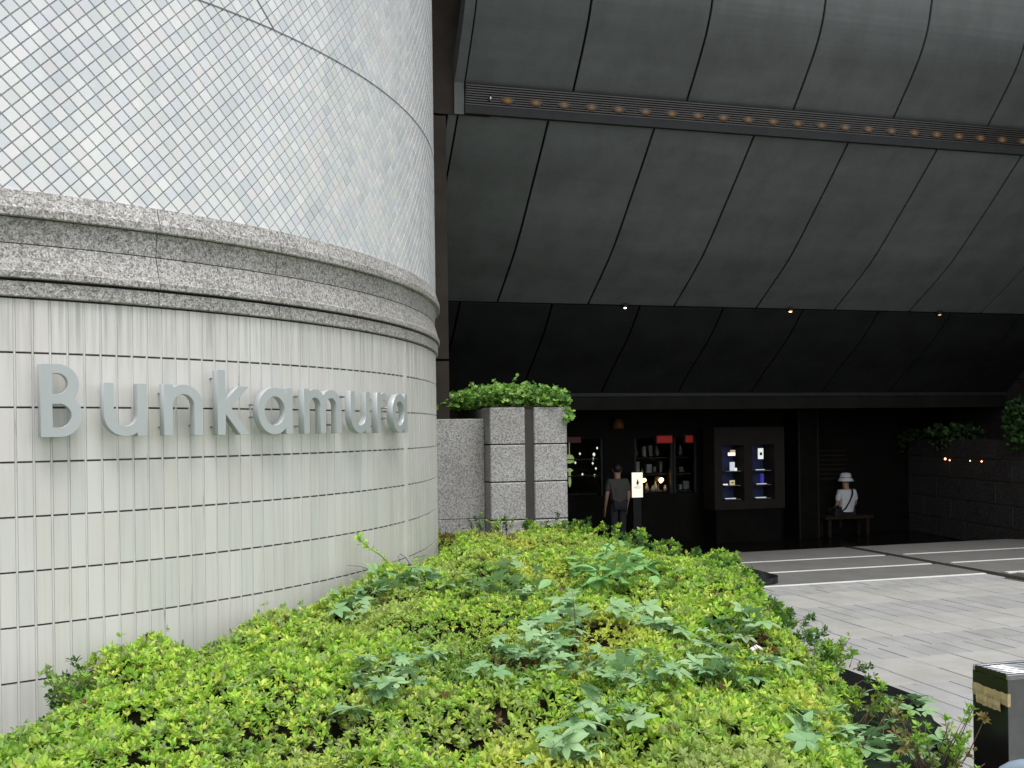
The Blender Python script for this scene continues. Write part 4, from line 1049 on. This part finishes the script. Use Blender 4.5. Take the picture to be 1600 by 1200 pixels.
# pipe guard close to the camera
gp = ray(1556,1190)*3.7+Vector((0,0,H)); gz = gp.z
rl = empty('pipe_guard', (gp.x,gp.y,0), 0, 'blue-grey painted pipe guard standing in front of the ash bin', 'railing')
dv = Vector((0.62,-0.50,0)).normalized(); pts = [Vector((0.01,0,0))-dv*0.0]
arc = []
for a in range(0,91,15): arc.append(dv*(0.12-0.12*math.cos(R(a)))+Vector((0,0,gz-0.12+0.12*math.sin(R(a)))))
arc2 = [dv*(0.9-(q.x*dv.x+q.y*dv.y))+Vector((0,0,q.z)) for q in arc[::-1]]
mb = MB(); mb.tube([(0,0,0)]+[q[:] for q in arc]+[q[:] for q in arc2]+[(dv*0.9)[:]], 0.030, 16); mb.build('hoop', M['pipe'], rl)
for q in (Vector((0,0,0)), dv*0.9):
    mb = MB(); mb.lathe([(0.05,0.0),(0.05,0.012),(0.034,0.018)], 16, q); mb.build('base_plate', M['pipe'], rl)

# ------------------------------------------------------------------ right side stone wall with ivy
M['sidestone'] = granite('side_wall_stone', (0.04,0.036,0.036), (0.085,0.078,0.075), (0.14,0.13,0.125), 70, 0.7, 0.1, 0.1)
A0 = P(13.72,14.6); A1 = P(15.2,22.4); ang = math.atan2(A1.y-A0.y, A1.x-A0.x); LEN = (A1-A0).length
sw = empty('stone_side_wall', A0, ang, 'long low wall of broad dark stone courses on the right of the entrance', 'wall')
zz = [ZF,0.10,0.52,0.95,1.36,1.72]
for i in range(5):
    x_ = -3.0+(0.55 if i % 2 else 0.0)
    while x_ < LEN:
        mb = MB(); mb.cbox(max(x_,-3.0)+0.004,min(x_+1.1,LEN)-0.004,-0.5,0.0+random.uniform(-.003,.003),zz[i]+0.008,zz[i+1]-0.008,0.006); mb.build('stone', M['sidestone'], sw); x_ += 1.1
mb = MB(); mb.box(-3.0,LEN,-0.48,-0.02,ZF,1.70); mb.build('joint_core', M['openjoint'], sw)
uw = empty('upper_side_wall', A0, ang, 'tall dark reddish stone wall behind the ivy, rising to the canopy', 'wall')
M['upperstone'] = simple('upper_wall_stone', (0.055,0.045,0.043), 0.8, var=0.25, scale=4, spec=0.05)
for i in range(12):
    mb = MB(); mb.box(-6.0,LEN+0.5,-1.6,-1.15+random.uniform(-.004,.004),ZF+i*0.80+0.008,ZF+(i+1)*0.80-0.008); mb.build('course', M['upperstone'], uw)
def on_wall(px, py):
    d = ray(px,py); n_ = Vector((-math.sin(ang),math.cos(ang),0)); t_ = (A0.dot(n_))/(d.dot(n_)); return d*t_+Vector((0,0,H))
def ivy_clump(name, px, py, t_, rx, rz, n, lab, seed, drop=0.0):
    c0 = on_wall(px,py)-Vector((-math.sin(ang),math.cos(ang),0))*0.15; c0.z = max(1.78,c0.z-0.05); e = empty(name, (c0.x,c0.y,1.7), 0, lab, 'ivy', 'ivy clumps on the side wall'); c0 = Vector((c0.x,c0.y,c0.z))
    r_ = np.random.default_rng(seed); g_ = r_.normal(0,1,(n,3)); g_ /= np.linalg.norm(g_,axis=1,keepdims=True); g_ *= (r_.random((n,1))**0.4)
    pts_ = np.array(c0)[None]+g_*np.array([[rx,rx*0.7,rz]]); pts_[:,2] -= drop*r_.random(n)**2
    o = leaves_mesh('foliage', pts_, np.stack([r_.normal(0,.5,n),r_.normal(-.6,.4,n),r_.uniform(.1,1,n)],1), 4, 0.075, 0.06, palette(n,[.5,.3,.2],[(0.03,0.08,0.02),(0.05,0.12,0.025),(0.02,0.045,0.012)],r_), (0.5,1.4), seed, M['leaf_soft'], e, e.location); o['kind'] = 'stuff'
    st_ = MB(); st_.tube([(0,0,0),(0.05,0,0.15),(0,0.05,max(0.2,c0.z-1.7))],[0.02,0.015,0.006],6); st_.build('stem', M['stem'], e)
ivy_clump('wall_ivy',1598,648,17.0,0.48,0.42,950,'largest ivy clump, leafy and green, on top of the dark side wall',3,0.35)
ivy_clump('wall_ivy',1480,668,19.4,0.60,0.13,260,'low dark ivy trailing along the side wall between two stone stubs',4,0.35)
ivy_clump('wall_ivy',1425,675,21.3,0.45,0.12,170,'farthest ivy clump on the side wall, hanging near the passage',6,0.4)
M['tail'] = emis('orange_pinpoint', (1.0,0.42,0.2), 3.0)  # orange light reflections, built as small emitting spots on the stone
for k_, (a,b,r_) in enumerate(((1478,717,0.040),(1485,719,0.024),(1517,720,0.018),(1535,721,0.026))):
    p = on_wall(a,b); e = empty('wall_lamp', p, ang, ['brightest small orange wall lamp on the stone courses','small orange wall lamp touching the brightest one','faint orange wall lamp on the stone courses','orange wall lamp farthest along the stone courses towards the plaza'][k_], 'lamp', 'small lamps on the side wall')
    b_ = MB(); b_.box(-r_*1.6,r_*1.6,-0.01,0.012,-r_*0.8,r_*0.8); b_.build('plate', M['darkmetal'], e)
    b_ = MB(); b_.ball((0,0.015,0), r_, 0.012, r_*0.6, 10, 6); b_.build('bulb', M['tail'], e)  # no bulb or fitting here, an emitting ball stands for the reflection

# ------------------------------------------------------------------ entrance back wall, shops, showcase
bw = empty('back_wall', P(3,19.6,ZF), ALPHA, 'dark back wall of the entrance passage around the shop windows', 'wall')
M['shopdark'] = simple('shop_dark', (0.010,0.009,0.008), 0.6, var=0.3, scale=2, spec=0.05)
VW = 19.35
openings = [(6.45,7.45),(8.10,8.95),(8.98,9.48)]
xs_ = 2.5
for (a,b) in openings+[(22,22)]:
    mb = MB(); mb.box(xs_-3,a-3,-0.25,0.0,0,3.0); mb.build('wall', M['shopdark'], bw); xs_ = b
    if a < 20:
        mb = MB(); mb.box(a-3,b-3,-0.25,0.0,0,0.98); mb.build('wall', M['shopdark'], bw)
        mb = MB(); mb.box(a-3,b-3,-0.25,0.0,2.12,3.0); mb.build('wall', M['shopdark'], bw)
mb = MB(); mb.box(2.5-3,22-3,2.2,2.4,0,3.0); mb.build('rear_partition', M['shopdark'], bw)
M['glass_item'] = simple('pale_goods', (0.22,0.23,0.21), 0.4, var=0.2)
M['goods'] = simple('shop_goods', (0.11,0.10,0.08), 0.5, var=0.4, scale=30)
def glass():
    m, t, b = newmat('shop_glass'); b.inputs['Base Color'].default_value = (0.9,0.95,0.95,1); b.inputs['Roughness'].default_value = 0.02
    b.inputs['Transmission Weight'].default_value = 1.0; b.inputs['IOR'].default_value = 1.05; return m
M['glass'] = glass()
def shop_window(a, b, seed, lab, red):
    rr = random.Random(seed)
    e = empty('shop_window', P(a,VW,0), ALPHA, lab, 'shop window', 'shop windows in the back wall')
    wd = b-a
    mb = MB(); mb.box(0,wd,0.02,0.03,0.68,1.82); mb.build('pane', M['glass'], e)
    for (x0,x1) in ((-0.02,0.02),(wd-0.02,wd+0.02)):
        mb = MB(); mb.box(x0,x1,-0.01,0.05,0.68,1.82); mb.build('frame', M['darkmetal'], e)
    for z in (0.70,1.06,1.40):
        mb = MB(); mb.box(0.03,wd-0.03,0.10,0.75,z,z+0.02); mb.build('shelf', M['darkmetal'], e)
    return e, wd, rr
e1, wd, rr = shop_window(6.50,7.40,1,'dim shop window with sparkling glass ornaments behind the white-shirted walker',False)
e2, wd2, rr2 = shop_window(8.13,8.93,2,'shop window with red lamp band and two glowing table lamps',True)
e3, wd3, rr3 = shop_window(9.00,9.46,3,'narrow dim shop window beside the showcase cabinet',True)
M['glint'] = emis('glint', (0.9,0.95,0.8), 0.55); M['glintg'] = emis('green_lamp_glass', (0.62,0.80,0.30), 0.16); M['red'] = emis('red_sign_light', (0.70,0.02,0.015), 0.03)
M['reddim'] = emis('red_dim_light', (0.10,0.004,0.004), 0.02)
M['warm'] = emis('warm_bulb', (1.0,0.55,0.25), 6.0); M['warmdim'] = emis('lamp_glow_counter', (1.0,0.55,0.2), 0.10)
def hang(nm, lab, cat, uu, z, dv_=0.25, group=None): return empty(nm, P(uu,VW+dv_,z), ALPHA, lab, cat, group)
# glass chandelier and ornaments
e = hang('glass_chandelier','greenish glass chandelier glowing in the dim shop window','chandelier',6.80,1.35)
b_ = MB(); b_.lathe([(0.02,-0.02),(0.09,0.0),(0.10,0.08),(0.07,0.14),(0.02,0.16)],12); b_.build('shade', M['glintg'], e)
b_ = MB(); b_.tube([(0,0,0.16),(0,0,0.42)],0.008,6); b_.build('rod', M['glintg'], e)
b_ = MB(); b_.lathe([(0.01,-0.50),(0.03,-0.42),(0.025,-0.2),(0.08,-0.16),(0.02,-0.12)],10); b_.build('drop', M['glintg'], e)
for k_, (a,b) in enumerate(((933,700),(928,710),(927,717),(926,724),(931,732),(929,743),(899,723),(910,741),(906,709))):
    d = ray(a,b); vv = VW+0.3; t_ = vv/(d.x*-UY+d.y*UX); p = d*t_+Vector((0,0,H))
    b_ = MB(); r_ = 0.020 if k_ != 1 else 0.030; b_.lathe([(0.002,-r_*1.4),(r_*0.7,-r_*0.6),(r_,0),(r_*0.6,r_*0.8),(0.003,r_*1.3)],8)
    tag(b_.build('glass_drop', M['glint'], None, p), 'small bright glass drop hanging in the dim shop window', 'ornament', 'glass drops in the shop window')  # drops emit a little light, a sparkle given to plain glass
# goods in the two other windows
for (ee_, w3, r3, base_lab) in ((e2,wd2,rr2,'lamp shop window'),(e3,wd3,rr3,'narrow shop window')):
    for zi, z in enumerate((0.72,1.08,1.42)):
        x_ = 0.08
        while x_ < w3-0.1:
            wv = r3.uniform(0.05,0.12); hv = r3.uniform(0.10,0.24)
            if not (ee_ is e2 and zi == 0):
                b_ = MB(); kind_ = r3.random()
                if kind_ < 0.5: b_.lathe([(wv*0.35,0),(wv*0.5,hv*0.3),(wv*0.3,hv*0.7),(wv*0.18,hv*0.85),(wv*0.2,hv)],10)
                else: b_.cbox(-wv/2,wv/2,-0.05,0.05,0,hv,0.006)
                uu = (8.13 if ee_ is e2 else 9.0)+x_+wv/2
                tag(b_.build('vase' if kind_ < 0.5 else 'box', M['glass_item'] if r3.random() < 0.5 else M['goods'], None, P(uu,VW+0.3,z+0.02), ALPHA), 'dim shop %s on the %s shelf of the %s' % ('vase' if kind_ < 0.5 else 'box', ('bottom','middle','top')[zi], base_lab), 'vase' if kind_ < 0.5 else 'box', 'goods on the shop shelves')
            x_ += wv+r3.uniform(0.03,0.10)
for uu, s_, lab in ((8.36,0.7,'smaller glowing table lamp in the lamp shop window'),(8.745,1.15,'brighter glowing table lamp in the lamp shop window')):
    e = empty('table_lamp', P(uu,VW+0.25,0.72), ALPHA, lab, 'lamp', 'table lamps in the shop window')
    b_ = MB(); b_.lathe([(0.05,0),(0.05,0.015),(0.012,0.03),(0.012,0.17)],10); b_.build('stand', M['goods'], e)
    b_ = MB(); b_.ball((0,-0.12,0.22), 0.034*s_,0.03,0.045*s_,10,8); b_.build('bulb', M['warm'], e)
    ld = bpy.data.lights.new('lamp_light','POINT'); ld.energy = 0.9*s_; ld.color = (1.0,0.5,0.18); ld.shadow_soft_size = 0.05; lo = bpy.data.objects.new('lamp_light', ld); COL.objects.link(lo); lo.parent = e; lo.location = (0,-0.19,0.24)
    b_ = MB(); b_.lathe([(0.09,0.20),(0.055,0.30),(0.05,0.30),(0.085,0.20)],12); b_.build('shade', M['goods'], e)
for uu, hv in ((8.45,0.17),(8.58,0.12),(8.64,0.20),(8.86,0.12)):
    b_ = MB(); b_.lathe([(0.03,0),(0.045,hv*0.3),(0.035,hv*0.6),(0.015,hv*0.8),(0.02,hv)],10); tag(b_.build('jar', M['glass_item'], None, P(uu,VW+0.17,0.72)), 'pale jar lit by the table lamps in the shop window','jar','jars between the table lamps')
for (a,b,nm) in ((8.60,8.93,'red glowing lamp band over the lamp shop window'),(9.24,9.40,'short red glowing lamp band over the narrow shop window')):
    e = empty('red_light_box', P(a,VW-0.05,1.72), ALPHA, nm, 'light')
    b_ = MB(); b_.box(0,b-a,0.0,0.06,0.0,0.14); b_.build('lens', M['red'], e)
    b_ = MB(); b_.box(-0.02,b-a+0.02,0.03,0.08,-0.02,0.16); b_.build('case', M['darkmetal'], e)
b_ = MB(); b_.cbox(0,0.30,0,0.05,0,0.12,0.01); tag(b_.build('dim_red_panel', M['reddim'], None, P(6.65,VW-0.06,1.75), ALPHA),'dim dark red panel over the window with glass ornaments','light')
b_ = MB(); b_.lathe([(0.11,0),(0.11,0.10),(0.06,0.18),(0.02,0.2)],14); tag(b_.build('pendant_shade', emis('orange_shade',(0.12,0.05,0.02),0.02), None, P(7.71,VW-0.15,2.02)),'faint orange pendant shade above the illuminated sign','lamp')
# lit sign box
e = empty('lit_sign', P(7.885,18.95,0.10), ALPHA, 'upright cream illuminated sign box with a small dark emblem', 'sign')
M['lightbox'] = emis('cream_lightbox', (1.0,0.96,0.78), 0.50); M['ink'] = simple('ink',(0.03,0.03,0.03),0.6)
b_ = MB(); b_.box(0,0.23,0.0,0.10,0.545,1.04); b_.build('face', M['lightbox'], e)
b_ = MB(); b_.box(-0.008,0.238,0.01,0.11,0.535,1.05); b_.build('case', M['darkmetal'], e)
b_ = MB(); b_.box(0.03,0.20,0.02,0.10,-0.40,0.54); b_.build('stand', M['darkmetal'], e)
b_ = MB(); b_.ball((0.115,-0.003,0.885),0.014,0.002,0.018,10,6); b_.ball((0.118,-0.003,0.835),0.026,0.002,0.036,10,6); b_.tube([(0.10,-0.003,0.80),(0.12,-0.003,0.78),(0.14,-0.003,0.80)],0.005,5); b_.tube([(0.135,-0.003,0.87),(0.155,-0.003,0.855),(0.15,-0.003,0.83)],0.004,5); b_.build('emblem', M['ink'], e)
for k_ in range(9):
    b_ = MB(); x0 = 0.035+k_*0.019; b_.box(x0,x0+random.uniform(0.008,0.014),-0.003,-0.0005,0.742,0.760); b_.build('lettering', M['ink'], e)
b_ = MB(); b_.box(0.05,0.18,-0.002,-0.0005,0.715,0.720); b_.build('lettering', M['ink'], e)
# showcase cabinet
sc_ = empty('showcase_cabinet', P(9.52,18.6,0.0), ALPHA, 'grey-brown cabinet with two tall blue-lit display niches', 'cabinet')
M['cab'] = simple('cabinet_grey', (0.03,0.027,0.023), 0.6, var=0.1, spec=0.05)
M['bluelit'] = emis('blue_backlight', (0.02,0.05,0.30), 0.13); M['bluedk'] = simple('blue_panel', (0.02,0.03,0.12), 0.5)
CW, CH0, CH1 = 1.58, 0.36, 2.02
n_ = [(0.17,0.66),(0.85,1.35)]
for (x0,x1) in ((0,0.17),(0.66,0.85),(1.35,CW)):
    b_ = MB(); b_.box(x0,x1,0,0.5,CH0,CH1); b_.build('front_panel', M['cab'], sc_)
for (a,b) in n_:
    b_ = MB(); b_.box(a,b,0,0.5,CH0,0.54); b_.build('front_panel', M['cab'], sc_)
    b_ = MB(); b_.box(a,b,0,0.5,1.66,CH1); b_.build('front_panel', M['cab'], sc_)
    b_ = MB(); b_.box(a,b,0.46,0.5,0.54,1.66); b_.build('back_panel', M['bluedk'], sc_)
    b_ = MB(); b_.box(a+0.004,a+0.16,0.40,0.455,0.56,1.60); b_.build('blue_light_panel', M['bluelit'], sc_)
    for z in (0.55,0.83,1.12):
        b_ = MB(); b_.box(a+0.15,b-0.01,0.12,0.44,z,z+0.012); b_.build('shelf', M['glass_item'], sc_)
b_ = MB(); b_.box(0.05,CW-0.05,0.05,0.5,ZF,CH0); b_.build('plinth', M['shopdark'], sc_)
b_ = MB(); b_.box(1.27,1.32,0.38,0.45,0.85,1.05); b_.build('blue_light_panel', emis('violet_light',(0.08,0.08,0.6),0.18), sc_)
M['lit1'] = emis('lit_paper', (1.0,0.85,0.72), 0.75); M['lit2'] = emis('lit_card', (0.85,0.9,0.85), 0.45); M['lit3'] = emis('shelf_glow',(0.8,0.85,0.9),0.30); M['lit4'] = emis('gilt_glow',(0.75,0.65,0.35),0.28)  # goods emit faintly, the showcase lighting put into their colours
def item(nm, lab, cat, x0, x1, z0, z1, mt, frame=False):
    e = empty(nm, P(9.52+x0,18.6+0.2,z0), ALPHA, lab, cat, 'goods lit inside the showcase cabinet'); w_ = x1-x0; h_ = z1-z0
    b_ = MB(); b_.cbox(0,w_,0,0.03,0,h_,0.004); b_.build('card', M[mt], e)
    if frame:
        b_ = MB(); b_.box(w_*0.25,w_*0.72,-0.004,0.001,h_*0.35,h_*0.62); b_.build('picture', M['ink'], e)
    b_ = MB(); b_.box(w_*0.3,w_*0.7,0.03,0.12,0,0.015); b_.build('foot', M['darkmetal'], e)
item('display_book','bright cream open book at the top of the left niche','book',0.42,0.575,1.44,1.505,'lit1')
item('display_card','small dim card above the bright open book','card',0.47,0.575,1.515,1.555,'lit4')
item('printed_panel','dim printed panel in the middle of the left niche','panel',0.455,0.56,1.135,1.31,'lit3')
item('white_figure','small white figure beside the printed panel','figurine',0.56,0.61,1.132,1.19,'lit2')
item('gilt_frame','small gilt framed picture on the lower shelf of the left niche','picture',0.45,0.555,0.845,0.94,'lit4',True)
item('white_saucer','small white saucer on the lower shelf of the left niche','dish',0.30,0.40,0.845,0.87,'lit2')
item('white_poster','white printed poster at the top of the right niche','poster',1.10,1.215,1.36,1.58,'lit2',True)
for (a,b,z,lab) in ((0.34,0.58,0.565,'glowing white strip at the foot of the left niche'),(1.03,1.27,0.565,'glowing white strip at the foot of the right niche'),(1.06,1.28,0.845,'pale strip on the lower shelf of the right niche'),(1.04,1.24,1.135,'pale strip on the middle shelf of the right niche')):
    item('light_strip',lab,'light',a,b,z,z+0.014,'lit3')
# pilaster and louvre by the passage
e = empty('passage_pilaster', P(11.48,18.7,ZF), ALPHA, 'dark pilaster with thin metal edges between showcase and louvre', 'pillar')
b_ = MB(); b_.box(0.03,0.44,0,0.6,0,2.7); b_.build('shaft', M['shopdark'], e)
for x0 in (0.0,0.44):
    b_ = MB(); b_.box(x0,x0+0.03,-0.02,0.02,0,2.7); b_.build('edge_trim', M['cab'], e)
e = empty('louvre_panel', P(12.27,19.25,0.6), ALPHA, 'dark louvred panel on the wall above the seated person', 'vent')
b_ = MB(); b_.box(-0.02,0.76,0.02,0.06,0.2,1.0); b_.build('frame', M['shopdark'], e)
for k_ in range(7):
    b_ = MB(); b_.add([(0,0.0,0.28+k_*0.1),(0.72,0.0,0.28+k_*0.1),(0.72,0.05,0.34+k_*0.1),(0,0.05,0.34+k_*0.1),(0,0.01,0.275+k_*0.1),(0.72,0.01,0.275+k_*0.1),(0.72,0.06,0.335+k_*0.1),(0,0.06,0.335+k_*0.1)],[(0,1,2,3),(7,6,5,4),(0,4,5,1),(2,6,7,3),(1,5,6,2),(3,7,4,0)]); b_.build('slat', M['cab'], e)
# bench
e = empty('bench', P(12.15,18.75,ZF), ALPHA, 'low brown wooden bench under the seated person', 'bench')
M['wood'] = simple('brown_wood', (0.035,0.024,0.014), 0.7, var=0.3, scale=12, spec=0.1)
for k_ in range(3):
    b_ = MB(); b_.cbox(0,1.15,0.0+k_*0.14,0.13+k_*0.14,0.36,0.42,0.008); b_.build('seat_plank', M['wood'], e)
for x0 in (0.08,1.0):
    for y0 in (0.03,0.34):
        b_ = MB(); b_.box(x0,x0+0.06,y0,y0+0.05,0,0.36); b_.build('leg', M['wood'], e)

# ------------------------------------------------------------------ people
M['skin'] = simple('skin', (0.42,0.25,0.17), 0.55, var=0.06); M['shirt'] = simple('white_cloth', (0.74,0.77,0.78), 0.85, var=0.05, scale=14)
M['trouser'] = simple('dark_cloth', (0.03,0.03,0.035), 0.9); M['hair'] = simple('dark_hair', (0.015,0.012,0.01), 0.5)
M['strap'] = simple('strap_black', (0.015,0.015,0.018), 0.6); M['shirt2'] = simple('grey_white_cloth', (0.08,0.077,0.07), 0.85, var=0.05)
def skin(name, nodes, edges, mat, parent, root, sub=2):
    me = bpy.data.meshes.new(name); keys = list(nodes); me.from_pydata([nodes[k][0] for k in keys], [(keys.index(a),keys.index(b)) for a,b in edges], []); me.update()
    o = link(name, me, mat, parent); md = o.modifiers.new('skin','SKIN'); md.use_smooth_shade = True
    for k, sv in zip(keys, me.skin_vertices[0].data):
        r_ = nodes[k][1]; sv.radius = r_ if isinstance(r_,tuple) else (r_,r_); sv.use_root = (k == root)
    ss = o.modifiers.new('sub','SUBSURF'); ss.levels = sub; ss.render_levels = sub
    return o
def person(loc, rz, seated, lab, shirtm, hat):
    e = empty('person', loc, rz, lab, 'person')
    if seated:
        N = {'pelvis':((0,0,.09),(.14,.10)),'waist':((0,-.02,.24),(.125,.09)),'chest':((0,-.02,.42),(.115,.08)),'neck':((0,.0,.57),.055),'head0':((0,.02,.66),.075),'head1':((.01,.03,.75),(.078,.092)),'head2':((.01,.03,.82),.06)}
        for s, n in ((-1,'l'),(1,'r')):
            N.update({n+'sh':((s*.17,-.02,.50),.055),n+'el':((s*.225,.0,.24),.042),n+'wr':((s*.15,.20,.16),.028),n+'pa':((s*.12,.27,.15),(.03,.018)),
              n+'hip':((s*.09,.06,.08),.085),n+'kn':((s*.13,.44,.08),.06),n+'an':((s*.13,.45,-.34),.042),n+'to':((s*.14,.60,-.385),.035)})
    else:
        N = {'pelvis':((0,0,.90),(.14,.10)),'waist':((0,0,1.05),(.125,.09)),'chest':((0,-.01,1.22),(.115,.08)),'neck':((0,.01,1.38),.055),'head0':((0,.03,1.46),.075),'head1':((0,.03,1.54),(.078,.092)),'head2':((0,.03,1.61),.06)}
        for s, n in ((-1,'l'),(1,'r')):
            N.update({n+'sh':((s*.17,0,1.31),.055),n+'el':((s*.225,.0,1.05),.042),n+'wr':((s*.22,.10,.82),.028),n+'pa':((s*.22,.13,.74),(.018,.03)),
              n+'hip':((s*.09,0,.86),.085),n+'kn':((s*.10,.03*s,.48),.058),n+'an':((s*.10,.02*s-.03,.08),.042),n+'to':((s*.11,.02*s+.12,.04),.035)})
    E_ = [('pelvis','waist'),('waist','chest'),('chest','neck'),('neck','head0'),('head0','head1'),('head1','head2')]
    for n in 'lr':
        E_ += [('chest',n+'sh'),(n+'sh',n+'el'),(n+'el',n+'wr'),(n+'wr',n+'pa'),('pelvis',n+'hip'),(n+'hip',n+'kn'),(n+'kn',n+'an'),(n+'an',n+'to')]
        pa = Vector(N[n+'pa'][0]); wr = Vector(N[n+'wr'][0]); d = (pa-wr).normalized(); sd_ = Vector((1,0,0)) if seated else Vector((0,1,0)); s = -1 if n == 'l' else 1
        for k_, (o_, l) in enumerate(((-.027,.055),(-.009,.068),(.009,.064),(.027,.05))):
            f1 = pa+sd_*o_+d*0.03; f2 = f1+d*l*0.6+Vector((0,0,-.01)); f3 = f2+d*l*0.4+Vector((0,0,-.02))
            N[n+'f%da'%k_] = (f1[:],.010); N[n+'f%db'%k_] = (f2[:],.009); N[n+'f%dc'%k_] = (f3[:],.008); E_ += [(n+'pa',n+'f%da'%k_),(n+'f%da'%k_,n+'f%db'%k_),(n+'f%db'%k_,n+'f%dc'%k_)]
        t1 = wr.lerp(pa,0.6)-sd_*0.035*(s if seated else -1); t2 = t1+d*0.035-sd_*0.01*(s if seated else -1); N[n+'t1'] = (t1[:],.011); N[n+'t2'] = (t2[:],.009); E_ += [(n+'wr',n+'t1'),(n+'t1',n+'t2')]
    skin('body', N, E_, M['skin'], e, 'pelvis')
    grow = lambda k, g_: (N[k][0], tuple(a+g_ for a in N[k][1]) if isinstance(N[k][1],tuple) else N[k][1]+g_)
    S_ = {k: grow(k,.04) for k in ('pelvis','waist')}; S_['chest'] = (N['chest'][0], (.19,.135)); S_['col'] = (tuple(Vector(N['chest'][0]).lerp(Vector(N['neck'][0]),0.78)), .085)
    SE = [('pelvis','waist'),('waist','chest'),('chest','col')]
    for n in 'lr':
        S_[n+'sh'] = grow(n+'sh',.02); S_[n+'up'] = (tuple(Vector(N[n+'sh'][0]).lerp(Vector(N[n+'el'][0]),0.78)), .066); SE += [('chest',n+'sh'),(n+'sh',n+'up')]
    skin('shirt', S_, SE, shirtm, e, 'waist')
    T_ = {'pelvis': (tuple(Vector(N['pelvis'][0])-Vector((0,0,.03))), (.150,.115))}; TE = []
    for n in 'lr':
        for k in ('hip','kn','an'): T_[n+k] = grow(n+k,.016)
        TE += [('pelvis',n+'hip'),(n+'hip',n+'kn'),(n+'kn',n+'an')]
    skin('trousers', T_, TE, M['trouser'], e, 'pelvis')
    hc = Vector(N['head1'][0])
    fc = MB(); fc.ball(hc+Vector((0,.098,-.03)),.014,.022,.022,8,6); fc.build('nose', M['skin'], e)
    for s in (-1,1):
        f_ = MB(); f_.ball(hc+Vector((s*.03,.088,.0)),.011,.008,.007,8,6); f_.build('eye', M['hair'], e)
        f_ = MB(); f_.ball(hc+Vector((s*.083,.0,-.01)),.012,.02,.03,8,6); f_.build('ear', M['skin'], e)
    f_ = MB(); f_.ball(hc+Vector((0,.085,-.068)),.022,.008,.006,8,6); f_.build('mouth', M['skin'], e)
    hr = MB(); hr.ball(hc+Vector((0,-.022,.022)),.094,.098,.098,16,10); hr.build('hair', M['hair'], e)
    if hat:
        h_ = MB(); h_.lathe([(.165,-.055),(.172,-.05),(.125,.012),(.118,.02),(.112,.085),(.095,.112),(.05,.122),(.01,.124)],24,hc+Vector((0,0,.03))); ho_ = h_.build('hat', shirtm, e)
        b_ = MB(); b_.tube([hc+Vector((.119*math.cos(a),.119*math.sin(a),.052)) for a in np.linspace(0,6.283,25)],.007,6); b_.build('hat_band', M['shirt2'], ho_)
        s_ = MB(); s_.tube([(.115,.05,.585),(.10,-.075,.57),(.055,-.150,.46),(-.02,-.150,.30),(-.10,-.125,.16),(-.165,-.02,.06)],.017,8); s_.build('bag_strap', M['strap'], e)
        s_ = MB(); s_.cbox(-.30,-.16,-.06,.10,-.02,.14,.02); s_.build('shoulder_bag', M['strap'], e)
    return e
person(P(12.77,18.95,ZF+0.42), ALPHA, True, 'person in white bucket hat and white shirt with a black strap, seated facing away', M['shirt'], True)
person(P(7.32,18.3,ZF), ALPHA, False, 'dim person with dark hair and pale shirt walking away near the shop window', M['shirt2'], False)
print('leaf objects', lc, 'objects', len(bpy.data.objects))
